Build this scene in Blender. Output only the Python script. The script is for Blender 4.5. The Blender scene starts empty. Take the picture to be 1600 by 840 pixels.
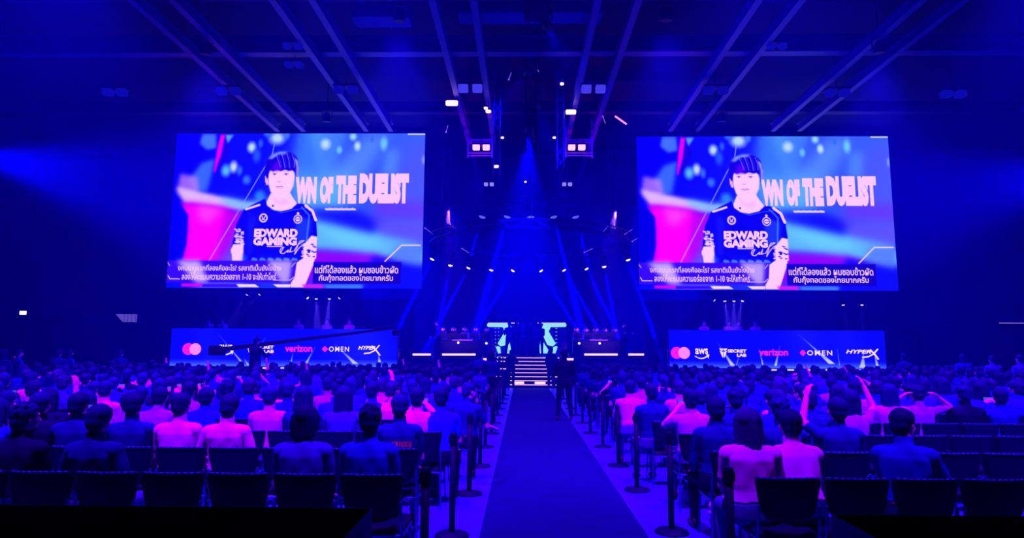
import bpy, bmesh, math, random
import numpy as np
from mathutils import Vector, Matrix, Euler
random.seed(11)
C = bpy.context.scene.collection
SC = bpy.context.scene
R = math.radians

# ---------------------------------------------------------------- camera
F, HOR, VPX, ROLL, CH = 1000.0, 545.0, 817.0, R(0.3), 1.8
_p = math.atan((HOR-420)/F); _y = math.atan((VPX-800)/F*math.cos(_p))
_d = Vector((-math.sin(_y)*math.cos(_p), math.cos(_y)*math.cos(_p), math.sin(_p)))
_r0 = _d.cross(Vector((0,0,1))).normalized(); _u0 = _r0.cross(_d)
_r = _r0*math.cos(ROLL)+_u0*math.sin(ROLL); _u = _u0*math.cos(ROLL)-_r0*math.sin(ROLL)
cam = bpy.data.cameras.new('camera'); camo = bpy.data.objects.new('camera', cam); C.objects.link(camo)
M = Matrix((_r, _u, -_d)).transposed().to_4x4(); M.translation = Vector((0,0,CH))
camo.matrix_world = M
cam.sensor_width = 36; cam.lens = 36*F/1600; cam.clip_start = .05; cam.clip_end = 200
SC.camera = camo
def ray(x, y): return _d+_r*((x-800)/F)+_u*((420-y)/F)
def at(x, y, Y):
    v = ray(x, y); t = Y/v.y; return Vector((v.x*t, Y, v.z*t+CH))
def atZ(x, y, Z):
    v = ray(x, y); t = (Z-CH)/v.z; return Vector((v.x*t, v.y*t, Z))

# ---------------------------------------------------------------- world, exposure, sampling
w = bpy.data.worlds.new('world'); SC.world = w; w.use_nodes = True
w.node_tree.nodes['Background'].inputs[0].default_value = (0.0, 0.0, 0.02, 1)
w.node_tree.nodes['Background'].inputs[1].default_value = 0.15
SC.view_settings.view_transform = 'Standard'; SC.view_settings.look = 'None'
SC.view_settings.exposure = 0; SC.view_settings.gamma = 1; SC.view_settings.use_curve_mapping = False
cy = SC.cycles
cy.max_bounces = 3; cy.diffuse_bounces = 2; cy.glossy_bounces = 2; cy.transmission_bounces = 2
cy.volume_bounces = 0; cy.transparent_max_bounces = 4
cy.sample_clamp_indirect = 3; cy.sample_clamp_direct = 0
cy.use_denoising = True; cy.caustics_reflective = False; cy.caustics_refractive = False
XC = 0.36            # centre line of aisle and stage
HAZE = 0.0085
STAGE_HAZE = 0.030

# ---------------------------------------------------------------- helpers
MATS = {}
def mat(name, col, rough=.6, metal=0., emit=0., spec=.5, noise=0., nscale=20., bump=0.):
    if name in MATS: return MATS[name]
    m = bpy.data.materials.new(name); m.use_nodes = True
    nt = m.node_tree; b = nt.nodes['Principled BSDF']
    c = (*col, 1)
    b.inputs['Base Color'].default_value = c; b.inputs['Roughness'].default_value = rough
    b.inputs['Metallic'].default_value = metal; b.inputs['Specular IOR Level'].default_value = spec*(.25 if rough > .5 else 1)
    if emit:
        b.inputs['Emission Color'].default_value = c; b.inputs['Emission Strength'].default_value = emit
    if noise or bump:
        tc = nt.nodes.new('ShaderNodeTexCoord'); n = nt.nodes.new('ShaderNodeTexNoise')
        n.inputs['Scale'].default_value = nscale; n.inputs['Detail'].default_value = 4
        nt.links.new(tc.outputs['Object'], n.inputs['Vector'])
        if noise:
            mx = nt.nodes.new('ShaderNodeMix'); mx.data_type = 'RGBA'
            mx.inputs['A'].default_value = tuple(v*(1-noise) for v in col)+(1,)
            mx.inputs['B'].default_value = tuple(min(1, v*(1+noise)) for v in col)+(1,)
            nt.links.new(n.outputs['Fac'], mx.inputs['Factor']); nt.links.new(mx.outputs['Result'], b.inputs['Base Color'])
        if bump:
            bp = nt.nodes.new('ShaderNodeBump'); bp.inputs['Strength'].default_value = bump
            nt.links.new(n.outputs['Fac'], bp.inputs['Height']); nt.links.new(bp.outputs['Normal'], b.inputs['Normal'])
    MATS[name] = m
    return m
def srgb(r, g, b):
    f = lambda v: (v/12.92 if v <= .04045 else ((v+.055)/1.055)**2.4)
    return tuple(f(v/255) for v in (r, g, b))
def glow(name, rgb, s=1.0):
    if name in MATS: return MATS[name]
    m = bpy.data.materials.new(name); m.use_nodes = True; nt = m.node_tree; nt.nodes.clear()
    o = nt.nodes.new('ShaderNodeOutputMaterial'); e = nt.nodes.new('ShaderNodeEmission')
    e.inputs[0].default_value = (*srgb(*rgb), 1); e.inputs[1].default_value = s
    nt.links.new(e.outputs[0], o.inputs[0]); MATS[name] = m; return m

class MB:
    """collects shapes into one mesh"""
    def __init__(s): s.v = []; s.f = []; s.mi = []
    def add(s, vs, fs, mi=0):
        b = len(s.v); s.v += [tuple(v) for v in vs]; s.f += [tuple(i+b for i in f) for f in fs]; s.mi += [mi]*len(fs)
        return s
    def box(s, c, d, rot=None, ch=0., mi=0):
        x, y, z = (q/2 for q in d); c = Vector(c)
        if ch <= 0:
            vs = [Vector((sx*x, sy*y, sz*z)) for sz in (-1,1) for sy in (-1,1) for sx in (-1,1)]
            fs = [(0,2,3,1),(4,5,7,6),(0,1,5,4),(2,6,7,3),(0,4,6,2),(1,3,7,5)]
        else:
            ch = min(ch, x*.9, y*.9, z*.9)
            vs = []; pr = [(x-ch,y-ch),(x,y-ch),(x,y)]
            def ring(ex, ey, zz, k):
                return [Vector(p+(zz,)) for p in ((-ex+k,-ey),(ex-k,-ey),(ex,-ey+k),(ex,ey-k),(ex-k,ey),(-ex+k,ey),(-ex,ey-k),(-ex,-ey+k))]
            vs = ring(x-ch,y-ch,-z,ch)+ring(x,y,-z+ch,ch)+ring(x,y,z-ch,ch)+ring(x-ch,y-ch,z,ch)
            fs = [tuple(range(7,-1,-1)), tuple(range(24,32))]
            for k in range(3):
                for i in range(8):
                    j = (i+1) % 8; fs.append((k*8+i, k*8+j, k*8+8+j, k*8+8+i))
        if rot is not None:
            rm = rot if isinstance(rot, Matrix) else Euler(rot).to_matrix()
            vs = [rm @ v for v in vs]
        return s.add([v+c for v in vs], fs, mi)
    def tube(s, a, b, r1, r2=None, n=8, mi=0, caps=True):
        a = Vector(a); b = Vector(b); r2 = r1 if r2 is None else r2
        d = (b-a)
        if d.length < 1e-6: return s
        d.normalize(); q = d.orthogonal().normalized(); p = d.cross(q)
        vs = []
        for c, r in ((a, r1), (b, r2)):
            vs += [c+(q*math.cos(2*math.pi*i/n)+p*math.sin(2*math.pi*i/n))*r for i in range(n)]
        fs = [(i, (i+1) % n, n+(i+1) % n, n+i) for i in range(n)]
        if caps: fs += [tuple(range(n-1,-1,-1)), tuple(range(n, 2*n))]
        return s.add(vs, fs, mi)
    def path(s, pts, r, n=8, mi=0):
        for a, b in zip(pts[:-1], pts[1:]): s.tube(a, b, r, r, n, mi)
        return s
    def ell(s, c, d, n=12, m=8, rot=None, mi=0):
        c = Vector(c); vs = [Vector((0,0,-d[2]))]
        for j in range(1, m):
            t = -math.pi/2+math.pi*j/m
            vs += [Vector((d[0]*math.cos(t)*math.cos(2*math.pi*i/n), d[1]*math.cos(t)*math.sin(2*math.pi*i/n), d[2]*math.sin(t))) for i in range(n)]
        vs.append(Vector((0,0,d[2]))); fs = []
        for i in range(n): fs.append((0, 1+(i+1) % n, 1+i))
        for j in range(m-2):
            for i in range(n):
                fs.append((1+j*n+i, 1+j*n+(i+1) % n, 1+(j+1)*n+(i+1) % n, 1+(j+1)*n+i))
        L = len(vs)-1
        for i in range(n): fs.append((L, 1+(m-2)*n+i, 1+(m-2)*n+(i+1) % n))
        if rot is not None:
            rm = rot if isinstance(rot, Matrix) else Euler(rot).to_matrix()
            vs = [rm @ v for v in vs]
        return s.add([v+c for v in vs], fs, mi)
    def lathe(s, prof, c=(0,0,0), n=20, mi=0):
        c = Vector(c); vs = []; fs = []
        for r, z in prof: vs += [c+Vector((r*math.cos(2*math.pi*i/n), r*math.sin(2*math.pi*i/n), z)) for i in range(n)]
        for k in range(len(prof)-1):
            for i in range(n): fs.append((k*n+i, k*n+(i+1) % n, (k+1)*n+(i+1) % n, (k+1)*n+i))
        fs.append(tuple(range(n-1,-1,-1))); fs.append(tuple(range((len(prof)-1)*n, len(prof)*n)))
        return s.add(vs, fs, mi)
    def prism(s, poly, y0, y1, mi=0):
        """poly in x,z counter clockwise; extruded along y"""
        n = len(poly); vs = [(x, y0, z) for x, z in poly]+[(x, y1, z) for x, z in poly]
        fs = [tuple(range(n)), tuple(range(2*n-1, n-1, -1))]+[(i, n+i, n+(i+1) % n, (i+1) % n) for i in range(n)]
        return s.add(vs, fs, mi)
    def loft(s, rings, mi=0):
        n = len(rings[0]); vs = [p for r in rings for p in r]; fs = []
        for k in range(len(rings)-1):
            for i in range(n): fs.append((k*n+i, k*n+(i+1) % n, (k+1)*n+(i+1) % n, (k+1)*n+i))
        fs.append(tuple(range(n-1,-1,-1))); fs.append(tuple(range((len(rings)-1)*n, len(rings)*n)))
        return s.add(vs, fs, mi)
    def mesh(s, name, smooth=False):
        me = bpy.data.meshes.new(name); me.from_pydata(s.v, [], s.f)
        if any(s.mi): me.polygons.foreach_set('material_index', s.mi)
        bm = bmesh.new(); bm.from_mesh(me); bmesh.ops.recalc_face_normals(bm, faces=bm.faces); bm.to_mesh(me); bm.free()
        if smooth: me.polygons.foreach_set('use_smooth', [True]*len(me.polygons))
        me.update(); return me
    def build(s, name, m, parent=None, smooth=False, loc=None):
        me = s.mesh(name, smooth)
        for q in (m if isinstance(m, (list, tuple)) else [m]): me.materials.append(q)
        return link(name, me, parent, loc)
def link(name, data, parent=None, loc=None):
    o = bpy.data.objects.new(name, data); C.objects.link(o)
    if parent is not None: o.parent = parent
    if loc is not None: o.location = loc
    return o
def tag(o, label=None, cat=None, group=None, kind=None):
    if label: o['label'] = label
    if cat: o['category'] = cat
    if group: o['group'] = group
    if kind: o['kind'] = kind
    return o
def empty(name, loc, rz=0., label=None, cat=None, group=None):
    o = bpy.data.objects.new(name, None); C.objects.link(o); o.empty_display_size = .1
    o.location = loc; o.rotation_euler = (0,0,rz); return tag(o, label, cat, group)
KIDS = {}
def children(o): return [c for c in C.objects if c.parent == o]
def copy_tree(o, kids=None):
    c = o.copy(); C.objects.link(c)
    for ch in (kids if kids is not None else children(o)):
        d = ch.copy(); C.objects.link(d); d.parent = c
        for g in children(ch) if kids is None else ():
            e = g.copy(); C.objects.link(e); e.parent = d
    return c
def evalmesh(me, mods):
    """apply modifiers without operators"""
    o = bpy.data.objects.new('tmp', me); C.objects.link(o)
    for t, kw in mods:
        md = o.modifiers.new(t, t)
        for k, v in kw.items(): setattr(md, k, v)
    dg = bpy.context.evaluated_depsgraph_get(); dg.update()
    r = bpy.data.meshes.new_from_object(o.evaluated_get(dg)); bpy.data.objects.remove(o)
    return r
def spot(parent, loc, target, energy, deg, col=(0.02,0,1), blend=.3, size=.05, name='lamp_light'):
    l = bpy.data.lights.new(name, 'SPOT'); l.energy = energy; l.spot_size = R(deg); l.spot_blend = blend
    l.color = col; l.shadow_soft_size = size
    o = bpy.data.objects.new(name, l); C.objects.link(o)
    dv = (Vector(target)-Vector(loc)).normalized()
    o.rotation_mode = 'QUATERNION'; o.rotation_quaternion = dv.to_track_quat('-Z', 'Y')
    o.location = loc
    if parent is not None:
        o.parent = parent; o.location = Vector(loc)-parent.location
    return o
def area(loc, target, energy, sx, sy, col=(.1,0,1), name='wash_light', spread=180):
    l = bpy.data.lights.new(name, 'AREA'); l.shape = 'RECTANGLE'; l.size = sx; l.size_y = sy; l.energy = energy; l.color = col
    l.spread = R(spread)
    o = bpy.data.objects.new(name, l); C.objects.link(o); o.location = loc
    o.rotation_euler = (Vector(target)-Vector(loc)).to_track_quat('-Z', 'Y').to_euler(); return o
def text_mesh(s, size=1., bold=0., align='CENTER', sx=1., extrude=0., shear=0., space=1., res=3):
    cu = bpy.data.curves.new('text', 'FONT'); cu.body = s; cu.size = size; cu.offset = bold; cu.align_x = align
    cu.extrude = extrude; cu.shear = shear; cu.space_character = space; cu.resolution_u = res
    o = bpy.data.objects.new('tmp', cu); C.objects.link(o)
    dg = bpy.context.evaluated_depsgraph_get(); dg.update()
    me = bpy.data.meshes.new_from_object(o.evaluated_get(dg)); bpy.data.objects.remove(o)
    me.transform(Matrix.Diagonal((sx,1,1,1)))
    return me
def fit_text(s, w, h, **k):
    """text mesh scaled to exactly w x h, centred, standing upright facing -y"""
    me = text_mesh(s, 1., **k)
    co = np.zeros(len(me.vertices)*3); me.vertices.foreach_get('co', co); co = co.reshape(-1,3)
    lo, hi = co.min(0), co.max(0)
    co[:,0] = (co[:,0]-(lo[0]+hi[0])/2)*w/(hi[0]-lo[0]); yy = (co[:,1]-(lo[1]+hi[1])/2)*h/(hi[1]-lo[1])
    zz = co[:,2].copy(); co[:,2] = yy; co[:,1] = -zz
    me.vertices.foreach_set('co', co.ravel()); me.update(); return me

# ---------------------------------------------------------------- large lights and haze
BLUE = (.004, 0, 1)
WASH = (.22, 0, 1)
# blue wash lamps on the roof over the audience
WASHES = []
for x, y, e in ((-9,11,1500),(-3,9.5,1100),(4.5,10,1300),(10.5,12,1200),(-10,19,1500),(-3.5,17,1300),(4,17,1300),(11,19,1500),(-8,25,1200),(8,25,1200)):
    spot(None, (x, y, 10.9), (x*1.02, y+2.2, 0), e*(9.0 if y < 15 else 7.0), 74, WASH, .8, .35, 'roof_wash_light'); WASHES.append((x, y, 10.9, (x*1.02, y+2.2, 0)))
for x in (-4.5, .3, 5.5):
    spot(None, (x, 3.5, 10.4), (x*1.05, 9.0, 0), 14000, 58, WASH, .8, .3, 'roof_wash_light'); WASHES.append((x, 3.5, 10.4, (x*1.05, 9.0, 0)))
# side washes that glow at the left and right edges of the hall
spot(None, (-19.5, 22, 8.6), (-6, 24, 6.0), 45000, 55, BLUE, .9, .3, 'side_wash_light')
spot(None, (19.8, 22, 8.1), (8, 24, 6.0), 30000, 55, BLUE, .9, .3, 'side_wash_light')
# added fill lights hidden behind the screens brighten haze over the raised decks
for x in (-14.5, -10.5, -6.8, 7.4, 11.2, 15.2):
    spot(None, (x, 35.5, 11.8), (x, 34.6, 2), 17000, 62, BLUE, .9, .2, 'deck_fill_light')
# stage washes
for x in (-4, 0.36, 4.7):
    spot(None, (x, 35, 9.5), (x*.5, 33, 1.4), 1600, 70, BLUE, .8, .2, 'stage_wash_light')
spot(None, (XC, 24, 11), (XC, 38, 4), 1500, 60, BLUE, .8, .3, 'stage_wash_light')

def haze_mat(name, dens):
    m = bpy.data.materials.new(name); m.use_nodes = True; nt = m.node_tree; nt.nodes.clear()
    o_ = nt.nodes.new('ShaderNodeOutputMaterial'); vs_ = nt.nodes.new('ShaderNodeVolumeScatter')
    vs_.inputs['Color'].default_value = (.018,.01,1,1); vs_.inputs['Density'].default_value = dens
    vs_.inputs['Anisotropy'].default_value = .1
    nt.links.new(vs_.outputs[0], o_.inputs['Volume']); return m
hs = MB().ell((XC, 36, 5.8), (9.5, 8.5, 7.5), 32, 20).build('stage_haze', haze_mat('stage_haze', STAGE_HAZE), smooth=True)
tag(hs, 'dense blue haze cloud over the stage', 'haze', kind='stuff')
hz = MB().box((0, 22, 6.6), (72, 56, 13.6)).build('haze', haze_mat('hall_haze', HAZE))
tag(hz, 'thin blue stage haze hanging through the whole hall', 'haze', kind='stuff')

# ---------------------------------------------------------------- structure
def struct(o): o['kind'] = 'structure'; return o
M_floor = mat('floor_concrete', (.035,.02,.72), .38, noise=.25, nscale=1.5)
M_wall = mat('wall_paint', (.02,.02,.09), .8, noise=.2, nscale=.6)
M_ceil = mat('roof_deck', (.001,.001,.010), .8, noise=.3, nscale=2)
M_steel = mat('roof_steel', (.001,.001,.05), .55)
M_lit_steel = mat('lit_steel', (.003,.003,.24), .5)  # lighter than the roof steel, light on the rails put into the colour
M_black = mat('black_metal', (.004,.006,.03), .55)
M_blackm = mat('matt_black', (.008,.008,.02), .8)
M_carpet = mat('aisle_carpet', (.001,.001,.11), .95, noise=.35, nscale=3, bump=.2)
M_stage = mat('stage_black', (.015,.012,.07), .4)
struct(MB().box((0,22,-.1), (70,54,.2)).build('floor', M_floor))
struct(MB().box((0,22,12.9), (70,54,.2)).build('ceiling', M_ceil))
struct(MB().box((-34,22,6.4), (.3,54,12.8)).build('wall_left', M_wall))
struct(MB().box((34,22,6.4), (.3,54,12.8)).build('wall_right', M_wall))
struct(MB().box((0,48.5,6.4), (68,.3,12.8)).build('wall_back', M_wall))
# carpet
cm = MB()
n = 40; vs = []; fs = []
for i in range(n+1):
    y = 1.0+29.1*i/n
    for x in (-.41, .0, .4, .8, 1.22): vs.append((x, y, .012+.002*random.random()))
for i in range(n):
    for j in range(4): a = i*5+j; fs.append((a, a+1, a+6, a+5))
cm.add(vs, fs); b = len(cm.v)
cm.box((.405,15.5,.005), (1.63,29,.01))
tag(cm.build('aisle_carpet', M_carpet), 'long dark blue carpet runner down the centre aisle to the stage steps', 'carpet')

# ceiling steelwork ------------------------------------------------
def truss(mb, a, b, s=.3, r=.03, step=.6, sag=0):
    """square box truss between a and b"""
    a = Vector(a); b = Vector(b); d = (b-a); L = d.length; d.normalize()
    up = Vector((0,0,1)) if abs(d.z) < .9 else Vector((0,1,0))
    sd = d.cross(up).normalized(); up = sd.cross(d).normalized()
    cs = [sd*(s/2)*i+up*(s/2)*j for i, j in ((-1,-1),(1,-1),(1,1),(-1,1))]
    for c in cs: mb.tube(a+c, b+c, r, n=6)
    k = max(1, int(L/step))
    for i in range(k):
        p = a+d*(L*i/k); q = a+d*(L*(i+1)/k)
        for j in range(4):
            c1, c2 = cs[j], cs[(j+1) % 4]
            if i % 2: c1, c2 = c2, c1
            mb.tube(p+c1, q+c2, r*.5, n=4, caps=False)
    return mb
# pairs of long rails running towards the stage
for k, xx in enumerate((-10.9, -9.75, -6.95, -5.85, -2.53, -1.38, 2.05, 3.17, 6.47, 7.65, 10.95, 12.1)):
    side = 'left' if xx < XC else 'right'
    q = sorted((-10.9,-6.95,-2.53) if xx < XC else (2.05,6.47,10.95), key=lambda v: abs(v-XC))
    pr = min(range(3), key=lambda i: abs(q[i]+.55-xx))
    inner = abs(xx-XC) < abs(q[pr]+.55-XC)
    mb = MB(); y0, y1 = 5, (38 if abs(xx-XC) < 3 else 27.3)
    for z in (11.34, 11.66): mb.box((xx, (y0+y1)/2, z), (.20, y1-y0, .035))
    mb.box((xx, (y0+y1)/2, 11.5), (.05, y1-y0, .30))
    o = mb.build('ceiling_rail', M_lit_steel)
    tag(o, '%s rail of the %s pair %s of the aisle, long roof beam' %
        ('inner' if inner else 'outer', ('first','second','third','fourth')[pr], side), 'rail', 'long rails under the roof')
# cross girders
for y, z, h, nm in ((11.5,11.9,.5,'nearest deep cross girder under the roof, overhead at top edge'), (14.2,11.9,.5,'second cross girder under the dark roof, near top edge'),
                (17.0,11.95,.55,'third cross girder under the roof'), (20.5,11.95,.55,'wide cross girder that shows as the strongest line across the roof'),
                (26.0,11.9,.4,'thin cross girder just above the tops of the big screens'), (32,11.9,.4,'cross girder over the stage steps behind the screens')):
    mb = MB()
    mb.box((0,y,z-h/2), (66,.35,.05)); mb.box((0,y,z+h/2), (66,.35,.05))
    for i in range(61):
        x = -32.5+i*1.083; mb.box((x,y,z), (.06,.06,h))
        if i < 60: mb.tube((x,y,z+(h/2 if i % 2 else -h/2)), (x+1.083,y,z+(-h/2 if i % 2 else h/2)), .03, n=5)
    mb.box((0,y+.05,z), (66,.04,h*.96))
    tag(mb.build('roof_girder', M_lit_steel if y == 20.5 else M_steel), nm, 'girder', 'girders across the roof')  # wide girder gets a lighter colour in place of light falling on it
# ducts / catwalk boxes in the dark part of the roof
for i, (x, y, L, lab) in enumerate(((-.9,15.5,2.2,'short pale air duct box under roof left of the hanging dark chain'), (2.2,15.6,1.9,'short air duct box under roof right of the hanging dark chain'),
                       (-5.2,16.2,1.6,'air duct box under roof left of the central rails'), (7.4,15.9,1.8,'air duct box under roof right of the central rails'),
                       (0.2,18.6,4.4,'long rectangular duct behind the central hanging chain'), (-4.4,18.8,1.8,'square duct box just before the wide girder, left'), (9.6,16.0,1.4,'small duct box far right under the roof'))):
    mb = MB().box((0,0,0), (L,.7,.42), ch=.03)
    for q in range(int(L/.45)): mb.box((-L/2+.2+q*.45,0,0), (.03,.74,.46))
    for sx in (-.4,.4): mb.tube((sx*L,0,.2), (sx*L,0,.69), .012, n=5)
    tag(mb.build('air_duct', mat('duct_metal', (.003,.003,.30), .6), loc=(x,y,12.1)), lab, 'duct', 'duct boxes under the roof')

# the cans of the roof wash lamps
WN = ('at the near left','near, left of the aisle','near, right of the aisle','at the near right','at the middle left','middle, left of the aisle','middle, right of the aisle','at the middle right','far, above the left screen','far, above the right screen','overhead left','overhead centre','overhead right')
for (x, y, z, t), nm in zip(WASHES, WN):
    if y < 6 or True:
        d = (Vector(t)-Vector((x,y,z))).normalized(); q = d.to_track_quat('-Z', 'Y').to_matrix()
        mb = MB(); mb.lathe([(.05,.42),(.12,.36),(.16,.16),(.17,.04)], n=16); mb.v = [tuple(q @ Vector(v)) for v in mb.v]
        mb.box((0,0,.52), (.42,.06,.03)); mb.box((-.2,0,.34), (.02,.06,.36)); mb.box((.2,0,.34), (.02,.06,.36)); mb.tube((0,0,.5), (0,0,12.8-z), .02)
        tag(mb.build('wash_lamp', M_black, loc=(x,y,z)), 'black wash lamp can hanging under the roof, %s' % nm, 'ceiling lamp', 'wash lamps under the roof')
# ---------------------------------------------------------------- the two big LED screens: picture drawn on a fine grid of pixels
def draw_screen_picture():
    W, H = 1140, 700
    yy, xx = np.mgrid[0:H, 0:W].astype(np.float32)
    xx += 82; yy += 54
    im = np.zeros((H, W, 3), np.float32)
    def lerp(a, b, t): return np.array(a, np.float32)*(1-t[..., None])+np.array(b, np.float32)*t[..., None]
    t = np.clip((xx-100)/1100, 0, 1)
    im[:] = lerp((5,8,205), (62,98,255), t)
    def mix(mask, col):
        im[:] = im*(1-mask[..., None])+np.array(col, np.float32)*mask[..., None]
    def polym(pts):
        m = np.zeros((H, W), bool); x0 = max(0, int(min(p[0] for p in pts)-83)); x1 = min(W, int(max(p[0] for p in pts)-80))
        y0 = max(0, int(min(p[1] for p in pts)-55)); y1 = min(H, int(max(p[1] for p in pts)-52))
        if x1 <= x0 or y1 <= y0: return m
        X = xx[y0:y1, x0:x1]; Y = yy[y0:y1, x0:x1]; r = np.zeros(X.shape, bool)
        for (ax, ay), (bx, by) in zip(pts, pts[1:]+pts[:1]):
            if ay == by: continue
            r ^= ((ay > Y) != (by > Y)) & (X < (bx-ax)*(Y-ay)/(by-ay)+ax)
        m[y0:y1, x0:x1] = r; return m
    def blur(m, s):
        if s <= 0: return m.astype(np.float32)
        k = np.exp(-.5*(np.arange(-int(3*s), int(3*s)+1)/s)**2); k /= k.sum(); m = m.astype(np.float32)
        pad = len(k)//2; n = 1
        q = np.pad(m, pad, mode='edge')
        # separable filter by fft along both axes
        L0, L1 = q.shape
        kf0 = np.fft.rfft(np.roll(np.pad(k, (0, L0-len(k))), -pad)); kf1 = np.fft.rfft(np.roll(np.pad(k, (0, L1-len(k))), -pad))
        q = np.fft.irfft(np.fft.rfft(q, axis=0)*kf0[:, None], L0, axis=0)
        q = np.fft.irfft(np.fft.rfft(q, axis=1)*kf1[None, :], L1, axis=1)
        return np.clip(q[pad:pad+H, pad:pad+W], 0, 1).astype(np.float32)
    def poly(pts, col, soft=0., a=1.): mix(blur(polym(pts), soft)*a, col)
    def blob(cx, cy, rx, ry, col, p=2., a=1.):
        d = ((xx-cx)/rx)**2+((yy-cy)/ry)**2; mix(np.exp(-d**(p/2))*a, col)
    def disc(cx, cy, rx, ry, col, a=1., soft=.15):
        d = np.sqrt(((xx-cx)/rx)**2+((yy-cy)/ry)**2); mix(np.clip((1-d)/soft, 0, 1)*a, col)
    def line(pts, wd, col, a=1., soft=1.):
        m = np.zeros((H, W), np.float32)
        for (ax, ay), (bx, by) in zip(pts[:-1], pts[1:]):
            dx, dy = bx-ax, by-ay; tt = np.clip(((xx-ax)*dx+(yy-ay)*dy)/(dx*dx+dy*dy), 0, 1)
            m = np.maximum(m, np.clip((wd/2-np.hypot(xx-ax-tt*dx, yy-ay-tt*dy))/soft+.5, 0, 1))
        mix(m*a, col)
    # soft stage background of lights
    poly([(60,40),(640,40),(520,420),(60,420)], (2,2,190), 60, .75)
    poly([(640,40),(770,40),(730,300),(600,330)], (60,130,255), 22, .8)
    poly([(700,40),(870,40),(800,250),(740,250)], (85,165,255), 18, .8)
    poly([(740,40),(1230,40),(1230,300),(700,330)], (52,90,255), 50, .45)
    poly([(960,60),(1060,60),(900,330),(700,330)], (90,140,255), 26, .8)
    poly([(1050,130),(1110,130),(1100,250),(1030,250)], (90,150,255), 16, .7)
    poly([(640,250),(900,250),(880,450),(600,430)], (95,185,255), 40, .85)
    poly([(1120,100),(1230,100),(1230,420),(1080,420)], (88,80,255), 40, .6)
    for c in ((430,118,24,30,(190,220,255)),(352,208,22,32,(200,210,255)),(318,225,26,34,(90,180,255)),(415,268,22,26,(50,110,255)),(380,225,16,28,(50,100,255)),
              (545,75,44,36,(185,215,255)),(500,50,22,26,(50,110,255)),(470,100,14,24,(40,90,255)),(768,103,28,30,(190,215,255)),(832,130,15,22,(110,190,255)),(893,68,20,22,(150,210,255)),
              (914,112,18,26,(190,220,255)),(1035,100,20,38,(110,195,255)),(655,85,18,22,(50,100,255)),(590,60,16,24,(60,120,255)),(1218,175,12,26,(120,150,255)),(980,80,10,16,(50,100,255)),
              (455,155,22,40,(35,80,255)),(480,340,30,30,(40,120,255))):
        disc(c[0], c[1], c[2]*1.15, c[3]*1.15, c[4], .97, .7)
    # angular dark shapes with a magenta edge at the left
    poly([(82,50),(262,50),(262,180),(230,330),(82,330)], (3,0,165), 4)
    poly([(200,55),(262,55),(268,120),(225,130),(190,100)], (75,120,255), 6, .9)
    poly([(205,190),(268,170),(238,320),(190,325),(150,270)], (62,110,255), 9, .9)
    poly([(110,240),(190,255),(200,320),(140,360),(100,330)], (190,120,255), 9, .8)
    poly([(282,55),(318,55),(332,140),(275,240),(262,240)], (20,0,140), 3)
    poly([(283,60),(304,60),(292,150),(268,235),(262,235),(270,140)], (235,0,190), 3)
    poly([(306,60),(344,60),(318,100)], (90,150,255), 4)
    # bands sweeping across
    poly([(95,300),(240,330),(420,372),(560,372),(560,400),(380,405),(140,375)], (225,175,255), 8)
    poly([(300,345),(420,365),(540,355),(560,410),(420,410),(320,385)], (100,190,255), 14, .8)
    poly([(150,372),(330,395),(420,420),(420,640),(250,655),(150,655),(165,500)], (190,0,245), 12)
    poly([(120,370),(330,400),(300,640),(150,655),(160,480)], (255,0,225), 14)
    poly([(200,380),(320,400),(250,470),(210,450)], (255,70,235), 16, .8)
    poly([(82,310),(120,380),(160,430),(160,560),(140,640),(60,640)], (0,0,150), 3)
    poly([(320,640),(420,400),(440,640)], (100,60,255), 18, .8)
    poly([(300,650),(430,560),(430,760),(200,760)], (80,110,255), 20, .7)
    poly([(640,440),(700,430),(1212,540),(1230,640),(1100,660),(900,590),(660,580)], (95,175,255), 16)
    poly([(700,460),(1000,500),(1060,580),(880,570)], (110,205,255), 24, .8)
    poly([(700,400),(900,400),(1040,460),(1000,510),(740,445)], (10,5,225), 18, .9)
    poly([(1000,360),(1230,370),(1230,450),(1000,440)], (105,50,255), 22, .85)
    poly([(1000,450),(1230,455),(1230,560),(1020,510)], (100,75,255), 18, .8)
    poly([(640,580),(1010,600),(1160,650),(640,740)], (150,0,245), 14, .95)
    poly([(1000,610),(1230,650),(1230,770),(950,770)], (8,8,245), 12, .95)
    poly([(1110,560),(1220,560),(1220,660),(1080,620)], (85,105,255), 14, .7)
    line([(534,100),(526,150),(268,632)], 4, (150,150,255), .85)
    line([(1055,634),(1128,562),(1212,562)], 5, (255,200,255))
    line([(1145,57),(1228,57)], 5, (230,220,255))
    # young man with dark fringe in a dark jersey
    skin = (255,196,252)
    poly([(640,585),(745,575),(740,640),(700,750),(640,750)], skin, 1)
    poly([(365,585),(418,585),(418,640),(372,640)], skin, 1)
    poly([(528,330),(600,300),(628,345),(664,396),(600,425),(545,412),(508,385),(518,352)], skin, 1)
    poly([(512,225),(530,205),(620,205),(634,250),(630,295),(612,335),(590,358),(570,366),(548,352),(526,320),(515,285)], skin, 2)
    poly([(526,318),(548,350),(572,364),(600,352),(620,372),(590,384),(548,372)], (245,165,245), 5, .6)
    poly([(498,250),(511,246),(515,290),(506,292),(500,275)], (238,160,250), 1)
    hair = (18,0,135)
    poly([(507,262),(497,240),(496,205),(506,172),(528,150),(558,138),(592,137),(622,147),(643,170),(652,205),(651,240),(644,268),(638,262),(634,232),(622,224),(606,227),(588,221),(570,228),(552,222),(534,229),(520,224),(515,240),(512,262)], hair, 1.5)
    poly([(522,226),(540,190),(560,182),(575,226)], (105,0,200), 6, .75)
    poly([(508,170),(530,148),(560,138),(598,138),(585,150),(552,152),(526,172)], (140,165,255), 4, .9)
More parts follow.
